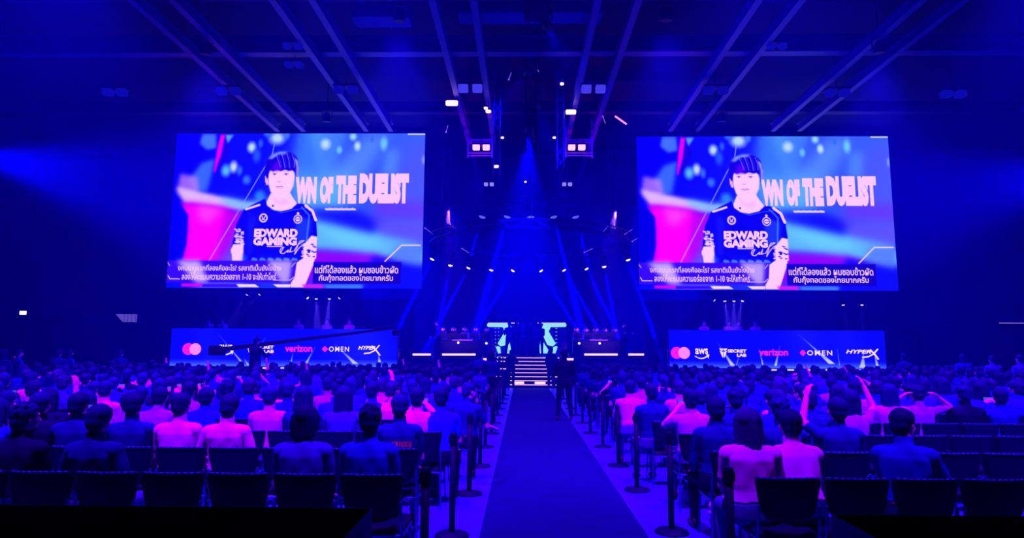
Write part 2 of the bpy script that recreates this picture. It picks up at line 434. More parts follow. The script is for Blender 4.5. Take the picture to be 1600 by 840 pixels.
    for i in range(12):
        line([(545+i*8,146+abs(i-5)*1.2),(556+i*8,180),(566+i*7,214-abs(i-5))], 2.2, (165,170,255) if i % 3 == 0 else (60,50,225) if i % 3 == 1 else (25,5,150), .75, 2)
    poly([(628,165),(645,180),(652,215),(650,255),(640,255),(640,210)], (185,185,255), 3, .8)
    for ex in (541, 594):
        line([(ex-10,241),(ex,238),(ex+10,241)], 2.5, (110,70,180)); disc(ex, 243, 5, 3.4, (70,40,150))
        line([(ex-13,231),(ex+12,230)], 2.5, (185,120,220), .7)
    line([(566,250),(562,272)], 2, (240,170,245), .7, 2)
    line([(555,274),(563,278),(573,274)], 2.5, (190,110,220)); line([(550,301),(558,298),(566,300),(575,297),(583,301)], 3, (175,70,190)); line([(556,306),(577,306)], 2.5, (225,120,215), .8)
    jer = (6,2,150)
    poly([(505,352),(515,385),(545,405),(580,411),(625,400),(655,372),(712,388),(738,430),(748,520),(735,600),(690,620),(662,640),(425,640),(420,545),(365,575),(380,470),(408,405),(450,380)], jer, 1)
    for a in ((420,600,440,640,(40,90,240)),(436,420,470,600,(20,20,215)),(650,430,720,560,(30,60,230)),(500,600,640,630,(12,10,190))):
        poly([(a[0],a[1]),(a[2],a[1]+20),(a[2]-14,a[3]),(a[0]-4,a[3])], a[4], 7, .8)
    line([(530,400),(580,418),(640,404),(700,395)], 3, (60,110,255), .7)
    line([(672,392),(708,430),(700,560)], 7, (70,150,255), .65, 4)
    line([(690,385),(722,410),(738,450)], 12, skin)
    line([(420,402),(480,382)], 9, skin)
    poly([(690,560),(722,520),(748,525),(748,622),(690,630)], skin, 1)
    poly([(362,585),(372,560),(418,560),(418,600),(364,600)], skin, 1)
    for i in range(26):
        a = random.random(); x = 372+random.random()*40; y = 490+random.random()*70; line([(x,y),(x+8,y+random.uniform(-3,3))], 7, skin, .9)
        x = 680+random.random()*64; y = 545+random.random()*70; line([(x,y),(x+6,y)], 5, jer if x > 700 else skin, .9)
    for i in range(6): poly([(455+i*36,632),(462+i*36,618),(482+i*36,622),(488+i*36,634)], (70,120,255), 2)
    disc(501,441,21,22,skin); disc(501,441,14,15,jer); line([(494,434),(501,448),(508,434)], 4, skin); line([(494,448),(508,448)], 3, skin)
    disc(657,446,21,22,skin); disc(657,446,16,17,jer); disc(657,446,12,12,skin); line([(649,446),(665,446)], 3, jer); disc(657,420,6,6,skin)
    disc(541,386,5,5,(40,0,120))
    line([(525,569),(592,569)], 4, skin)
    # signature
    line([(590,600),(583,590),(588,577),(600,572),(593,584),(586,598),(600,601),(614,590),(622,584),(616,594),(626,592),(634,572),(628,594),(640,590)], 3.4, skin)
    line([(646,590),(672,545),(690,542),(664,560),(650,604),(668,576),(684,560),(692,556),(684,570),(700,552)], 3.4, skin)
    # small sub-title under the big title
    for i in range(17): line([(782+i*8,400+math.sin(i*2)*1.5),(786+i*8,402)], 9, (255,205,255), .85)
    # caption boxes
    poly([(74,633),(662,633),(655,705),(640,730),(74,730)], (55,10,185), 1)
    poly([(120,633),(225,633),(270,730),(215,730)], (220,180,255), 10, .9)
    poly([(530,633),(640,633),(632,722),(600,725),(575,700)], (200,165,255), 8, .9)
    line([(88,700),(96,714),(140,714)], 4, (235,190,255)); line([(560,718),(636,718),(652,704)], 3, (235,190,255))
    line([(80,640),(92,655)], 3, (200,180,255)); line([(655,640),(640,658)], 3, (200,180,255))
    poly([(737,637),(1130,637),(1128,735),(735,735)], (18,2,110), 1)
    poly([(150,735),(245,735),(245,748),(150,748)], (235,0,190), 3); poly([(245,737),(400,737),(400,750),(245,750)], (60,0,190), 3)
    poly([(397,737),(480,737),(500,750),(410,750)], (255,205,250), 1); poly([(560,737),(640,737),(636,750),(580,750)], (255,205,250), 1)
    poly([(690,737),(780,737),(790,752),(700,752)], (240,20,220), 4); poly([(790,740),(960,740),(960,752),(800,752)], (60,130,255), 4)
    return np.clip(im/255, 0, 1)

IMG = draw_screen_picture()
def picture_mesh(name, img, w, h, step):
    """flat LED face, one quad per picture cell, colour stored per point"""
    H, W, _ = img.shape; nx, ny = W//step, H//step
    a = img[:ny*step, :nx*step].reshape(ny, step, nx, step, 3).mean((1, 3))
    a = np.where(a <= .04045, a/12.92, ((a+.055)/1.055)**2.4)
    xs = (np.arange(nx)+.5)/nx*w-w/2; zs = h/2-(np.arange(ny)+.5)/ny*h
    xs[0] = -w/2; xs[-1] = w/2; zs[0] = h/2; zs[-1] = -h/2
    X, Z = np.meshgrid(xs, zs); co = np.stack([X, np.zeros_like(X), Z], -1).reshape(-1, 3).astype(np.float32)
    i = np.arange(nx*ny).reshape(ny, nx)
    q = np.stack([i[:-1,:-1], i[1:,:-1], i[1:,1:], i[:-1,1:]], -1).reshape(-1, 4)
    me = bpy.data.meshes.new(name); me.vertices.add(len(co)); me.vertices.foreach_set('co', co.ravel())
    me.loops.add(q.size); me.loops.foreach_set('vertex_index', q.ravel().astype(np.int32))
    me.polygons.add(len(q)); me.polygons.foreach_set('loop_start', np.arange(0, q.size, 4, dtype=np.int32))
    me.update(calc_edges=True)
    at_ = me.color_attributes.new('picture', 'FLOAT_COLOR', 'POINT')
    at_.data.foreach_set('color', np.concatenate([a.reshape(-1, 3), np.ones((nx*ny, 1))], 1).astype(np.float32).ravel())
    return me
LED_GAIN = (1.0, 1.08, 2.4)
def picture_mat(name, s):
    m = bpy.data.materials.new(name); m.use_nodes = True; nt = m.node_tree; nt.nodes.clear()
    o = nt.nodes.new('ShaderNodeOutputMaterial'); e = nt.nodes.new('ShaderNodeEmission'); v = nt.nodes.new('ShaderNodeVertexColor')
    v.layer_name = 'picture'; g = nt.nodes.new('ShaderNodeMix'); g.data_type = 'RGBA'; g.blend_type = 'MULTIPLY'; g.inputs['Factor'].default_value = 1
    g.inputs['B'].default_value = (*LED_GAIN, 1); nt.links.new(v.outputs[0], g.inputs['A']); nt.links.new(g.outputs['Result'], e.inputs[0]); e.inputs[1].default_value = s; nt.links.new(e.outputs[0], o.inputs[0]); return m
SCR_Y = 31.0
LIT = 1.0
SW, SH = 11.85, 7.28
face_me = picture_mesh('screen_face', IMG, SW, SH, 2); face_me.materials.append(picture_mat('led_picture', LIT))
G_pink = glow('screen_lettering', (255,200,255), LIT)
def su(cx, cy): return ((cx-82)/1140*SW-SW/2, SH/2-(cy-54)/698*SH)
def scr_text(s, x0, y0, x1, y1, **k):
    a = su(x0, y0); b = su(x1, y1); me = fit_text(s, b[0]-a[0], a[1]-b[1], **k); me.materials.append(G_pink)
    co = Vector(((a[0]+b[0])/2, -.012, (a[1]+b[1])/2)); me.transform(Matrix.Translation(co)); return me
T = [('title_lettering', [scr_text('WN', 640,254,737,376, bold=.088), scr_text('OF', 752,252,812,376, bold=.088), scr_text('THE', 824,248,918,376, bold=.088), scr_text('DUELIST', 930,237,1154,376, bold=.088)]),
     ('jersey_lettering', [scr_text('EDWARD', 464,489,660,527, bold=.06), scr_text('GAMING', 462,527,658,564, bold=.06)]),
     ('subtitle_lettering', [scr_text('แต่ที่ได้ลองแล้ว ผมชอบข้าวผัด', 745,650,1116,686, bold=.016), scr_text('กับกุ้งทอดของไทยมากครับ', 764,690,1094,727, bold=.016)]),
     ('caption_lettering', [scr_text('งคนเมนูแรกที่ลองคืออะไร? รสชาติเป็นยังไงบ้าง', 130,648,594,684, bold=.012), scr_text('ลองให้คะแนนความอร่อยจาก 1-10 จะให้เท่าไหร่', 150,684,572,716, bold=.012)])]
def join_meshes(name, ms):
    bm = bmesh.new()
    for m_ in ms: bm.from_mesh(m_)
    me = bpy.data.meshes.new(name); bm.to_mesh(me); bm.free()
    for m_ in ms[0].materials: me.materials.append(m_)
    return me
T = [(n, join_meshes(n, ms)) for n, ms in T]
M_cab = mat('screen_cabinet', (.01,.01,.04), .7)
for nm, cx, lab in (('left', (-16.1-4.45)/2-.42, 'big wide video screen left of the stage showing a young man in a dark jersey'),
                    ('right', (5.05+17.55)/2+.0, 'big wide video screen right of the stage showing the same young man in a jersey')):
    a = at(272 if nm == 'left' else 992, 209, SCR_Y); 
    if nm == 'left': x0 = (at(272,209,31).x+at(264,449,31).x)/2; x1 = (at(664,208,31).x+at(659,450,31).x)/2; z1 = (at(272,209,31).z+at(664,208,31).z)/2; z0 = at(460,450,31).z
    else: x0 = (at(992,212,31).x+at(1001,453,31).x)/2; x1 = (at(1388,214,31).x+at(1403,453,31).x)/2; z1 = (at(992,212,31).z+at(1388,214,31).z)/2; z0 = at(1200,453,31).z
    s = empty('led_screen', ((x0+x1)/2, SCR_Y, (z0+z1)/2), 0, lab, 'screen', 'big video screens either side of the stage')
    sx, sz = (x1-x0)/SW, (z1-z0)/SH
    mb = MB().box((0,.12,0), (SW*sx, .2, SH*sz), ch=.02)
    for i in range(9): mb.box((-SW*sx/2+.05+i*(SW*sx-.1)/8, .3, 0), (.06,.2,SH*sz-.1))
    for i in range(5): mb.box((0, .3, -SH*sz/2+.05+i*(SH*sz-.1)/4), (SW*sx-.1,.1,.06))
    mb.build('cabinet', M_cab, s)
    f = link('picture_face', face_me, s, (0,0,0)); f.scale = (sx,1,sz)
    for n_, me_ in T:
        t_ = link(n_, me_, f, (0,0,0))
    hb = MB()
    truss(hb, (-SW*sx/2,.3,SH*sz/2+.35), (SW*sx/2,.3,SH*sz/2+.35), .35, .03, .5)
    for q in (-.4,-.13,.13,.4): hb.tube((SW*sx*q,.3,SH*sz/2+.1), (SW*sx*q,.3,SH*sz/2+.45), .03); hb.tube((SW*sx*q,.3,SH*sz/2+.5), (SW*sx*q,.3,11.7-(z0+z1)/2), .012)
    hb.build('hanging_truss', M_black, s)
# ---------------------------------------------------------------- stage
def bx_world(x0, x1, y0, y1, z0, z1, ch=.0): return MB().box(((x0+x1)/2,(y0+y1)/2,(z0+z1)/2), (x1-x0,y1-y0,z1-z0), ch=ch)
SZ = 1.40
sd = bx_world(-5.6, 6.3, 32.6, 44, 0, SZ, .03)
for i in range(12): sd.box((-5.1+i*1.0, 32.57, SZ/2), (.05,.05,SZ-.1))
tag(sd.build('stage_platform', M_stage), 'wide dark stage platform with the team desks on it', 'stage')
G_strip = glow('pink_led', (255,190,235), 1.5)
G_strip2 = glow('violet_led', (200,70,255), 1.6)
# steps with glowing nosings
st = empty('stage_steps', (XC+.02, 30.4, 0), 0, 'steps with glowing strips going up to the stage at the end of the aisle', 'steps')
NS = 8
for i in range(NS):
    h = SZ*(i+1)/NS; y = i*.27
    MB().box((0, y+.5*(2.2-y)+0, h-SZ/NS/2), (3.5, 2.2-y, SZ/NS-.004), ch=.008).build('step', M_stage, st)
    mb = MB(); z = h-.03; yy = y-.012
    mb.box((0, yy, z), (2.0-.02*i, .02, .026)); 
    for sx in (-1, 1):
        if i % 2 == 0 or i > 5: mb.box((sx*1.25, yy, z), (.14,.02,.035)); mb.box((sx*1.42, yy, z), (.07,.02,.035))
        mb.box((sx*1.62, yy, z), (.06,.02,.04))
    mb.build('led_nosing', G_strip, st)
MB().box((-.55,-.013,.24), (.5,.02,.11), ch=.02).box((.45,-.013,.24), (.5,.02,.11), ch=.02).build('glowing_panel', G_strip, st)
mb = MB()
for sx in (-.8,.8): mb.box((sx, 2.2-.02, SZ-.1), (1.4,.03,.09))
mb.build('glowing_panel', G_strip, st)
# LED strips on the risers of the desks
for a, b, lab in ((645,673,'short glowing pink strip on stage edge, farthest left'),(691,743,'long glowing pink strip below the left team desk'),(913,965,'long glowing pink strip below the right team desk'),(982,1006,'short glowing pink strip on stage edge, farthest right'),(755,772,'tiny glowing strip at the left top of the stage steps'),(886,896,'tiny glowing strip at the right top of the stage steps')):
    yv = 553.5 if b-a > 20 else 561
    p = at(a, yv, 32.2); q = at(b, yv, 32.2)
    tag(MB().tube(p, q, .05, n=10).box(((p.x+q.x)/2, 32.27, p.z-.02), (q.x-p.x+.1, .06, .14), ch=.01, mi=1).box(((p.x+q.x)/2, 32.45, p.z-.14), (q.x-p.x, .5, .12), mi=1).build('light_strip', [G_strip, M_black]), lab, 'light strip', 'glowing strips on the stage edge')
# team desks
def desk(x0, x1, lab):
    p = at(x0, 530, 33.2); q = at(x1, 530, 33.2); w_ = q.x-p.x; cx = (p.x+q.x)/2; zt = p.z
    d = empty('team_desk', (cx, 33.2, SZ), 0, lab, 'desk', 'team desks on the stage')
    zt -= SZ
    MB().box((0,.25,zt-.02), (w_,.8,.04), ch=.01).build('desktop', M_black, d)
    mb = MB().box((0,-.1,(zt-.04)/2), (w_,.04,zt-.05))
    for i in range(6): mb.box((-w_/2+i*w_/5, -.125, (zt-.04)/2), (.03,.02,zt-.1))
    mb.build('front_panel', M_stage, d)
    for sx in (-1,1): MB().box((sx*(w_/2-.05),.3,(zt-.04)/2), (.06,.6,zt-.06)).build('side_panel', M_black, d)
    MB().box((0,-.15,zt-.03), (w_*.35,.02,.03)).build('light_line', G_strip2, d)
    return cx, w_, SZ+zt
def monitor(x, y, z, lab):
    m_ = empty('desktop_monitor', (x,y,z), 0, lab, 'monitor', 'monitors on the team desks')
    MB().box((0,0,.20), (.44,.03,.26), ch=.01).box((0,-.03,.20), (.18,.04,.12), ch=.01).build('display', M_blackm, m_)
    MB().tube((0,0,0), (0,-.01,.12), .02).build('stand_neck', M_black, m_)
    MB().lathe([(.12,0),(.12,.008),(.02,.015)], n=16).build('stand_base', M_black, m_)
ordn = ('first','second','third','fourth','fifth')
DESKS = []
for x0, x1, side in ((678,768,'left'),(895,975,'right')):
    cx, w_, zt = desk(x0, x1, 'dark long team desk on the %s side of the stage' % side); DESKS.append((cx, w_, zt, side))
    for i in range(5):
        monitor(cx-w_/2+.3+i*(w_-.6)/4, 33.35, zt, 'black monitor on the %s team desk, %s from its left end' % (side, ordn[i]))
for px_, py_ in ((716,535),(760,536),(905,536),(937,536)):
    p = at(px_, py_, 33.0)
    tag(MB().ell(p, (.06,.05,.06)).tube(p+Vector((0,0,-.05)), p+Vector((0,0,-.35)), .012, mi=1).box(p+Vector((0,0.03,-.35)), (.1,.1,.02), mi=1).build('desk_lamp', [glow('lamp_bulb',(210,200,255),2), M_black], smooth=False),
        'small round glowing lamp at the %s team desk, %s one' % ('left' if px_ < 800 else 'right', 'outer' if px_ in (716,937) else 'inner'), 'lamp', 'small lamps at the team desks')
# glowing emblem wall in two mirrored pieces
G_em = glow('emblem_light', (120,190,255), 1.5); G_em2 = glow('emblem_pale', (205,170,255), 1.4)
ew = empty('emblem_wall', (at(823,528,36).x, 36, SZ), 0, 'pale blue glowing emblem of two mirrored angular shapes at the back of the stage', 'light wall')
def em(px_, py_): 
    p = at(740+px_/6, 480+py_/6, 36); return (p.x-ew.location.x, p.z-SZ)
mir = lambda pts: [(996-x, y) for x, y in pts]
PR = [[(655,152),(865,152),(870,166),(862,182),(722,184),(703,226),(770,340),(742,364),(692,352),(636,232),(638,196)],
      [(746,374),(772,362),(786,372),(766,430),(740,428)], [(610,252),(640,290),(652,318),(610,338)], [(610,348),(655,328),(700,398),(690,430),(610,430)]]
mb = MB()
for pts in PR:
    for q in (pts, mir(pts)):
        mb.prism([em(*p) for p in q], -.1, -.02)
mb.build('emblem_shape', G_em, ew)
mb = MB()
for q in ([(575,144),(860,144),(860,150),(575,150)],): 
    for r_ in (q, mir(q)): mb.prism([em(*p) for p in r_], -.12, -.02)
mb.build('top_light_line', G_em2, ew)
MB().box((0,.06,.86), (4.5,.12,1.70), ch=.01).build('backing', M_stage, ew)
G_dot = glow('cool_dot', (170,190,255), 1.3)
mb = MB()
for side in (205, 235, 780, 770):
    for k in range(6): p = em(side, 195+k*34); mb.ell((p[0], -.03, p[1]), (.018,.012,.018), 6, 4)
mb.build('light_dots', G_dot, ew)

# ---------------------------------------------------------------- sponsor panels under the screens
def fascia_img(rays, lights):
    W, H = 720, 128; yy, xx = np.mgrid[0:H, 0:W].astype(np.float32); im = np.zeros((H, W, 3), np.float32)
    t = yy/H; base = np.array((4,6,200.)); im[:] = base
    im[..., 2] += 50*np.clip(t*1.2, 0, 1); b = np.clip((t-.80)/.2, 0, 1)**1.2
    im[..., 0] += 70*b; im[..., 1] += 100*b; im[..., 2] += 20*b
    for cx, w_, s in lights:
        g = np.exp(-((xx-cx-(yy-64)*.3)/w_)**2)*s; im[..., 2] += 60*g; im[..., 0] += 10*g; im[..., 1] += 12*g
    for x0, y0, x1, y1, wd in rays:      # thin wedges, wide at the bottom
        tt = np.clip((yy-y0)/(y1-y0), 0, 1); c = x0+(x1-x0)*tt; hw = .5+wd*tt**2/2
        m = np.clip(hw+.7-np.abs(xx-c), 0, 1)*((yy > y0) & (yy < y1))*(.25+.75*tt)
        im += m[..., None]*(np.array((190,190,255.))-im)
    return np.clip(im/255, 0, 1)
G_mag = glow('logo_magenta', (255,20,190), 1.5); G_pk = glow('logo_pink', (255,110,215), 1.6); G_wh = glow('logo_pale', (225,190,255), 1.5)
FY = 30.3
def fascia(x0, x1, y0, y1, rays, lights, logos, lab, dash):
    a = at(x0, y0, FY); b = at(x1, y1, FY); w_, h_ = b.x-a.x, a.z-b.z; c = Vector(((a.x+b.x)/2, FY, (a.z+b.z)/2))
    s = empty('sponsor_panel', (c.x, FY, 0), 0, lab, 'panel', 'sponsor panels under the screens')
    me = picture_mesh('panel_picture', fascia_img(rays, lights), w_, h_, 2); me.materials.append(picture_mat('panel_led', 1.15))
    link('lit_face', me, s, (0,-.012,c.z))
    mb = MB().box((0,.15,(a.z)/2), (w_+.1,.28,a.z), ch=.01)
    mb.build('panel_body', M_stage, s)
    mb = MB()
    for q0, q1 in dash:
        p = at(q0, y1+1.5, FY); q = at(q1, y1+1.5, FY); mb.box(((p.x+q.x)/2-c.x, -.03, p.z), (q.x-p.x,.03,.055))
    mb.build('bottom_light', G_wh, s)
    def txt(t, xa, ya, xb, yb, m_, nm='logo_lettering', **k):
        p = at(xa, ya, FY); q = at(xb, yb, FY); me = fit_text(t, q.x-p.x, p.z-q.z, **k); me.materials.append(m_)
        link(nm, me, s, ((p.x+q.x)/2-c.x, -.03, (p.z+q.z)/2))
    def loc(px_, py_): p = at(px_, py_, FY); return (p.x-c.x, p.z)
    cy_, L = logos
    x, z = loc(L['mc'], cy_)
    for k, (dx, m_, nm) in enumerate(((-.17, G_mag, 'logo_circle'), (.17, G_pk, 'logo_circle'))):
        mb = MB(); n = 28; mb.prism([(x+dx+.27*math.cos(2*math.pi*i/n), z+.27*math.sin(2*math.pi*i/n)) for i in range(n)], -.03-.004*k, -.015); mb.build(nm, m_, s)
    ax = L['aws']; txt('aws', ax-10, cy_-7, ax+10, cy_+2, G_wh, bold=.02)
    mb = MB(); pts = []
    for i in range(9):
        t = i/8; X, Z = loc(ax-10.5+20*t, cy_+5+3.6*math.sin(math.pi*t)); pts.append((X, Z))
    for i in range(8): mb.tube((pts[i][0],-.03,pts[i][1]), (pts[i+1][0],-.03,pts[i+1][1]), .015+.02*(i/8), n=6)
    X, Z = loc(ax+11, cy_+4); mb.prism([(X-.12,Z+.04),(X+.03,Z+.05),(X-.02,Z-.14),(X-.05,Z-.02)][::-1], -.045, -.015)
    mb.build('logo_smile', G_wh, s)
    sx_ = L['sec']
    mb = MB()
    X, Z = loc(sx_, cy_)
    mb.prism([(X-.19,Z+.2),(X-.02,Z+.2),(X-.02,Z+.13),(X-.1,Z+.1)][::-1], -.04, -.015); mb.prism([(X+.19,Z+.2),(X+.02,Z+.2),(X+.02,Z+.13),(X+.1,Z+.1)], -.04, -.015)
    mb.prism([(X-.16,Z+.1),(X-.02,Z+.04),(X-.02,Z-.22),(X-.07,Z-.15)][::-1], -.04, -.015); mb.prism([(X+.16,Z+.1),(X+.02,Z+.04),(X+.02,Z-.22),(X+.07,Z-.15)], -.04, -.015)
    mb.build('logo_shield', G_wh, s)
    txt('SECRET', sx_+6.5, cy_-5.5, sx_+36, cy_-.5, G_wh, bold=.04); txt('LAB', sx_+21, cy_+1, sx_+36, cy_+6, G_wh, bold=.04)
    v0, v1 = L['ver']; txt('verizon', v0, cy_-6, v1, cy_+4.5, G_mag, bold=.02)
    X, Z = loc(L['om'], cy_); mb = MB().prism([(X-.14,Z),(X,Z+.14),(X+.14,Z),(X,Z-.14)][::-1], -.04, -.015); mb.build('logo_diamond', G_mag, s)
    o0, o1 = L['omt']; txt('OMEN', o0, cy_-4, o1, cy_+4, G_wh, bold=.01, space=1.25)
    h0, h1 = L['hy']; txt('HYPER', h0, cy_-5, h0+(h1-h0)*.78, cy_+1, G_wh, bold=.03, shear=.3)
    mb = MB()
    def ln(pp, r_):
        q = [loc(*p) for p in pp]
        for u_, v_ in zip(q[:-1], q[1:]): mb.tube((u_[0],-.03,u_[1]), (v_[0],-.03,v_[1]), r_, n=6)
    ln([(h1-13,cy_-5),(h1-6,cy_+2),(h1,cy_+10)], .035); ln([(h1-1,cy_-6),(h1-8,cy_+2),(h1-16,cy_+6),(h1-25,cy_+7)], .03)
    mb.build('logo_cross', G_wh, s)
    return s
fascia(269, 620, 512.5, 573, [(150,20,235,122,6),(300,30,250,122,0),(460,60,430,124,8),(520,50,590,118,16),(235,100,250,124,6),(390,80,384,124,6),(660,80,665,112,9)], [(560,60,.8),(120,40,.5),(640,60,.9)],
       (545, dict(mc=300, aws=353, sec=392, ver=(446,488), om=508, omt=(514.5,545.5), hy=(560,594))),
       'blue glowing sponsor panel with logos under the left screen', [(390,404),(411,426),(439,448),(455,462),(475,481),(488,492)])
fascia(1045, 1385, 515, 576, [(160,40,210,120,14),(240,60,222,118,0),(370,50,352,120,7),(430,10,540,112,20),(560,60,565,118,0),(300,60,310,116,3),(648,60,640,124,20),(680,60,690,118,8)], [(470,60,.9),(600,50,.6)],
       (551, dict(mc=1063, aws=1096, sec=1130, ver=(1185.5,1231), om=1254, omt=(1260.5,1300), hy=(1321,1372))),
       'blue glowing sponsor panel with logos under the right screen', [(1172,1186),(1196,1213),(1222,1240),(1262,1280),(1290,1302),(1340,1346)])
# raised caster decks behind the panels
for x0, x1, lab in ((269,620,'dark raised deck behind the left sponsor panel'),(1045,1385,'dark raised deck behind the right sponsor panel')):
    a = at(x0, 545, 31); b = at(x1, 545, 31)
    mb = bx_world(a.x, b.x, 30.75, 33.2, 1.7, 1.85)
    for i in range(6):
        for y in (30.9, 33.0): mb.tube((a.x+.2+i*(b.x-a.x-.4)/5, y, 0), (a.x+.2+i*(b.x-a.x-.4)/5, y, 1.7), .04)
    tag(mb.build('raised_deck', M_stage), lab, 'platform', 'raised decks behind the panels')

# ---------------------------------------------------------------- lighting fixtures
G_lens = glow('lamp_lens', (225,190,255), 4.0)
G_lensw = glow('lamp_lens_warm', (255,190,235), 3.0)
def moving_head(p, target, lab, energy, deg, col=BLUE, blend=.35, lens=G_lens, sc=1., group='beam lamps on the ring truss', lit=True):
    p = Vector(p); d = (Vector(target)-p).normalized()
    o = empty('moving_head_lamp', p, 0, lab, 'stage lamp', group)
    if 'mh' not in MATS:
        b_ = MB().box((0,0,.36), (.34,.26,.1), ch=.02).tube((0,0,.41), (0,0,.48), .03).box((0,0,.485), (.46,.46,.03), ch=.005)
        y_ = MB().box((0,0,.29), (.36,.1,.04), ch=.01)
        for sx in (-1,1): y_.box((sx*.17,0,.14), (.035,.1,.32), ch=.01)
        h_ = MB().lathe([(.05,-.2),(.11,-.17),(.13,-.05),(.13,.02),(.11,.06),(.14,.17),(.13,.19)], n=14)
        l_ = MB().lathe([(.0,.192),(.1,.194),(.115,.20),(.115,.205)][:], n=14)
        MATS['mh'] = (b_.mesh('base'), y_.mesh('yoke'), h_.mesh('lamp_head', True), None)
    MATS['mh'][0].materials or MATS['mh'][0].materials.append(M_black); MATS['mh'][1].materials or MATS['mh'][1].materials.append(M_black); MATS['mh'][2].materials or MATS['mh'][2].materials.append(M_black)
    q = d.to_track_quat('Z', 'Y')
    for i, nm in enumerate(('base', 'yoke', 'lamp_head')):
        c = link(nm, MATS['mh'][i], o, (0,0,0)); c.scale = (sc,)*3
        if i == 2: c.rotation_mode = 'QUATERNION'; c.rotation_quaternion = q
    lk = 'lens_'+lens.name
    if lk not in MATS:
        me = MB().lathe([(.02,.185),(.115,.188),(.10,.215),(.05,.235)], n=14).mesh('lens', True); me.materials.append(lens); MATS[lk] = me
    c = link('lens', MATS[lk], c, (0,0,0))
    if not lit: return o
    spot(o, p+d*.26*sc, target, energy, deg, col, blend, .04, 'lamp_beam')
    return o
# ring truss
RC = Vector((XC+.0, 31, 7.0)); RR = 4.72
rt = MB(); NR = 40
for k in range(NR):
    a0 = 2*math.pi*k/NR; a1 = 2*math.pi*(k+1)/NR
    for rr, zz in ((RR-.17,-.17),(RR+.17,-.17),(RR-.17,.17),(RR+.17,.17)):
        rt.tube((rr*math.cos(a0), rr*math.sin(a0), zz), (rr*math.cos(a1), rr*math.sin(a1), zz), .028, n=5, caps=False)
    s1 = 1 if k % 2 else -1
    rt.tube(((RR-.17)*math.cos(a0),(RR-.17)*math.sin(a0),-.17*s1), ((RR+.17)*math.cos(a1),(RR+.17)*math.sin(a1),.17*s1), .015, n=4, caps=False)
    rt.tube(((RR+.17)*math.cos(a0),(RR+.17)*math.sin(a0),-.17*s1), ((RR+.17)*math.cos(a1),(RR+.17)*math.sin(a1),.17*s1), .015, n=4, caps=False)
    rt.tube(((RR-.17)*math.cos(a0),(RR-.17)*math.sin(a0),-.17*s1), ((RR-.17)*math.cos(a1),(RR-.17)*math.sin(a1),.17*s1), .015, n=4, caps=False)
for k in range(6):
    a0 = math.pi/6+math.pi/3*k; rt.tube((RR*math.cos(a0),RR*math.sin(a0),.17), (RR*math.cos(a0),RR*math.sin(a0),4.7), .012, n=5)
tag(rt.build('ring_truss', M_black, loc=RC), 'large round lighting truss hanging over the stage between the screens', 'truss')
ringpts = [(664,380,'far left end'),(705,391,'left side'),(735,394,'left of centre'),(769,397,'centre left'),(804,398,'middle, left one'),(843,398,'middle, right one'),(878,397,'centre right'),(914,394,'right of centre'),(943,391,'right side'),(985,381,'far right end')]
tg = [(600,560),(683,520),(668,540),(742,540),(748,510),(905,520),(938,520),(985,560),(968,540),(1035,560)]
for (x, y, w_), (tx, ty) in zip(ringpts, tg):
    # meet the ring on its far half
    v = ray(x, y); best = None
    for k in range(0, 181):
        a0 = math.pi*k/180; P = RC+Vector((RR*math.cos(a0), RR*math.sin(a0), 0)); q = P-Vector((0,0,CH))
        z = q.dot(_d); X = 800+F*q.dot(_r)/z
        if best is None or abs(X-x) < best[0]: best = (abs(X-x), P)
    P = best[1]+Vector((0,0,-.675)); T_ = at(tx, ty, P.y-.5)
    moving_head(P, T_, 'glowing moving head lamp on the round truss, %s' % w_, 480000, 3.6)
# fixtures on upper truss
ut0 = at(770, 309, 34.5); ut1 = at(908, 309, 34.5)
mb = MB(); truss(mb, (-(ut1.x-ut0.x)/2,0,0), ((ut1.x-ut0.x)/2,0,0), .42, .035, .42)
for q in (-1.6,1.6): mb.tube((q,0,.2), (q,0,11.6-ut0.z), .012)
tag(mb.build('lighting_truss', M_black, loc=((ut0.x+ut1.x)/2,34.5,ut0.z)), 'short straight truss above the round truss at the stage centre', 'truss')
for i, (x, tx, ty, e) in enumerate(((756,700,520,140000),(795,742,520,420000),(829,835,480,0),(863,905,500,420000),(897,950,520,140000))):
    p = at(x, 330, 34.5); 
    moving_head(p, at(tx, ty, 34.0), 'dark moving head lamp under the short truss, %s from the left' % ordn[i], e, 5, lit=e > 0, sc=1.7, lens=glow('dim_lens',(90,90,255),1.), group='lamps under the short truss')
# small glints round the ring: built as glowing rods on added wires
for i, (x0, y0, x1, y1) in enumerate(((664,356,676,365),(700,348,712,356),(722,388,733,395),(913,394,926,388),(942,362,955,348),(976,366,988,358),(988,377,996,372),(836,103,842,112),(962,182,979,194),(942,182,946,193),(795,124,799,113),(697,206,700,196))):
    Y = 31 if y0 > 300 else 22
    p = at(x0, y0, Y); q = at(x1, y1, Y); 
    tag(MB().tube(p, q, .012 if i != 8 else .03, n=6).ell(p, (.035,)*3, 6, 4).tube(p, (p.x,p.y,12.75), .006, n=4, mi=1).build('glint_rod', [glow('glint_glow', (120,80,255), 1.2) if i not in (8,) else glow('glint_glow2',(255,120,210),1.8), M_black]),
        'thin slanting glint built as a rod %s' % ['at the far left of the round truss','above the round truss, left','at lower left of the round truss','at lower right of the round truss','above the round truss, right','at the right end of the round truss','beside the right screen edge','on the hanging chain under the roof','bright pink, right of the right roof rails','short, beside the bright pink one','left of the hanging chain','left of the left roof rails'][i],
        'light tube', 'slanting glints built as rods')
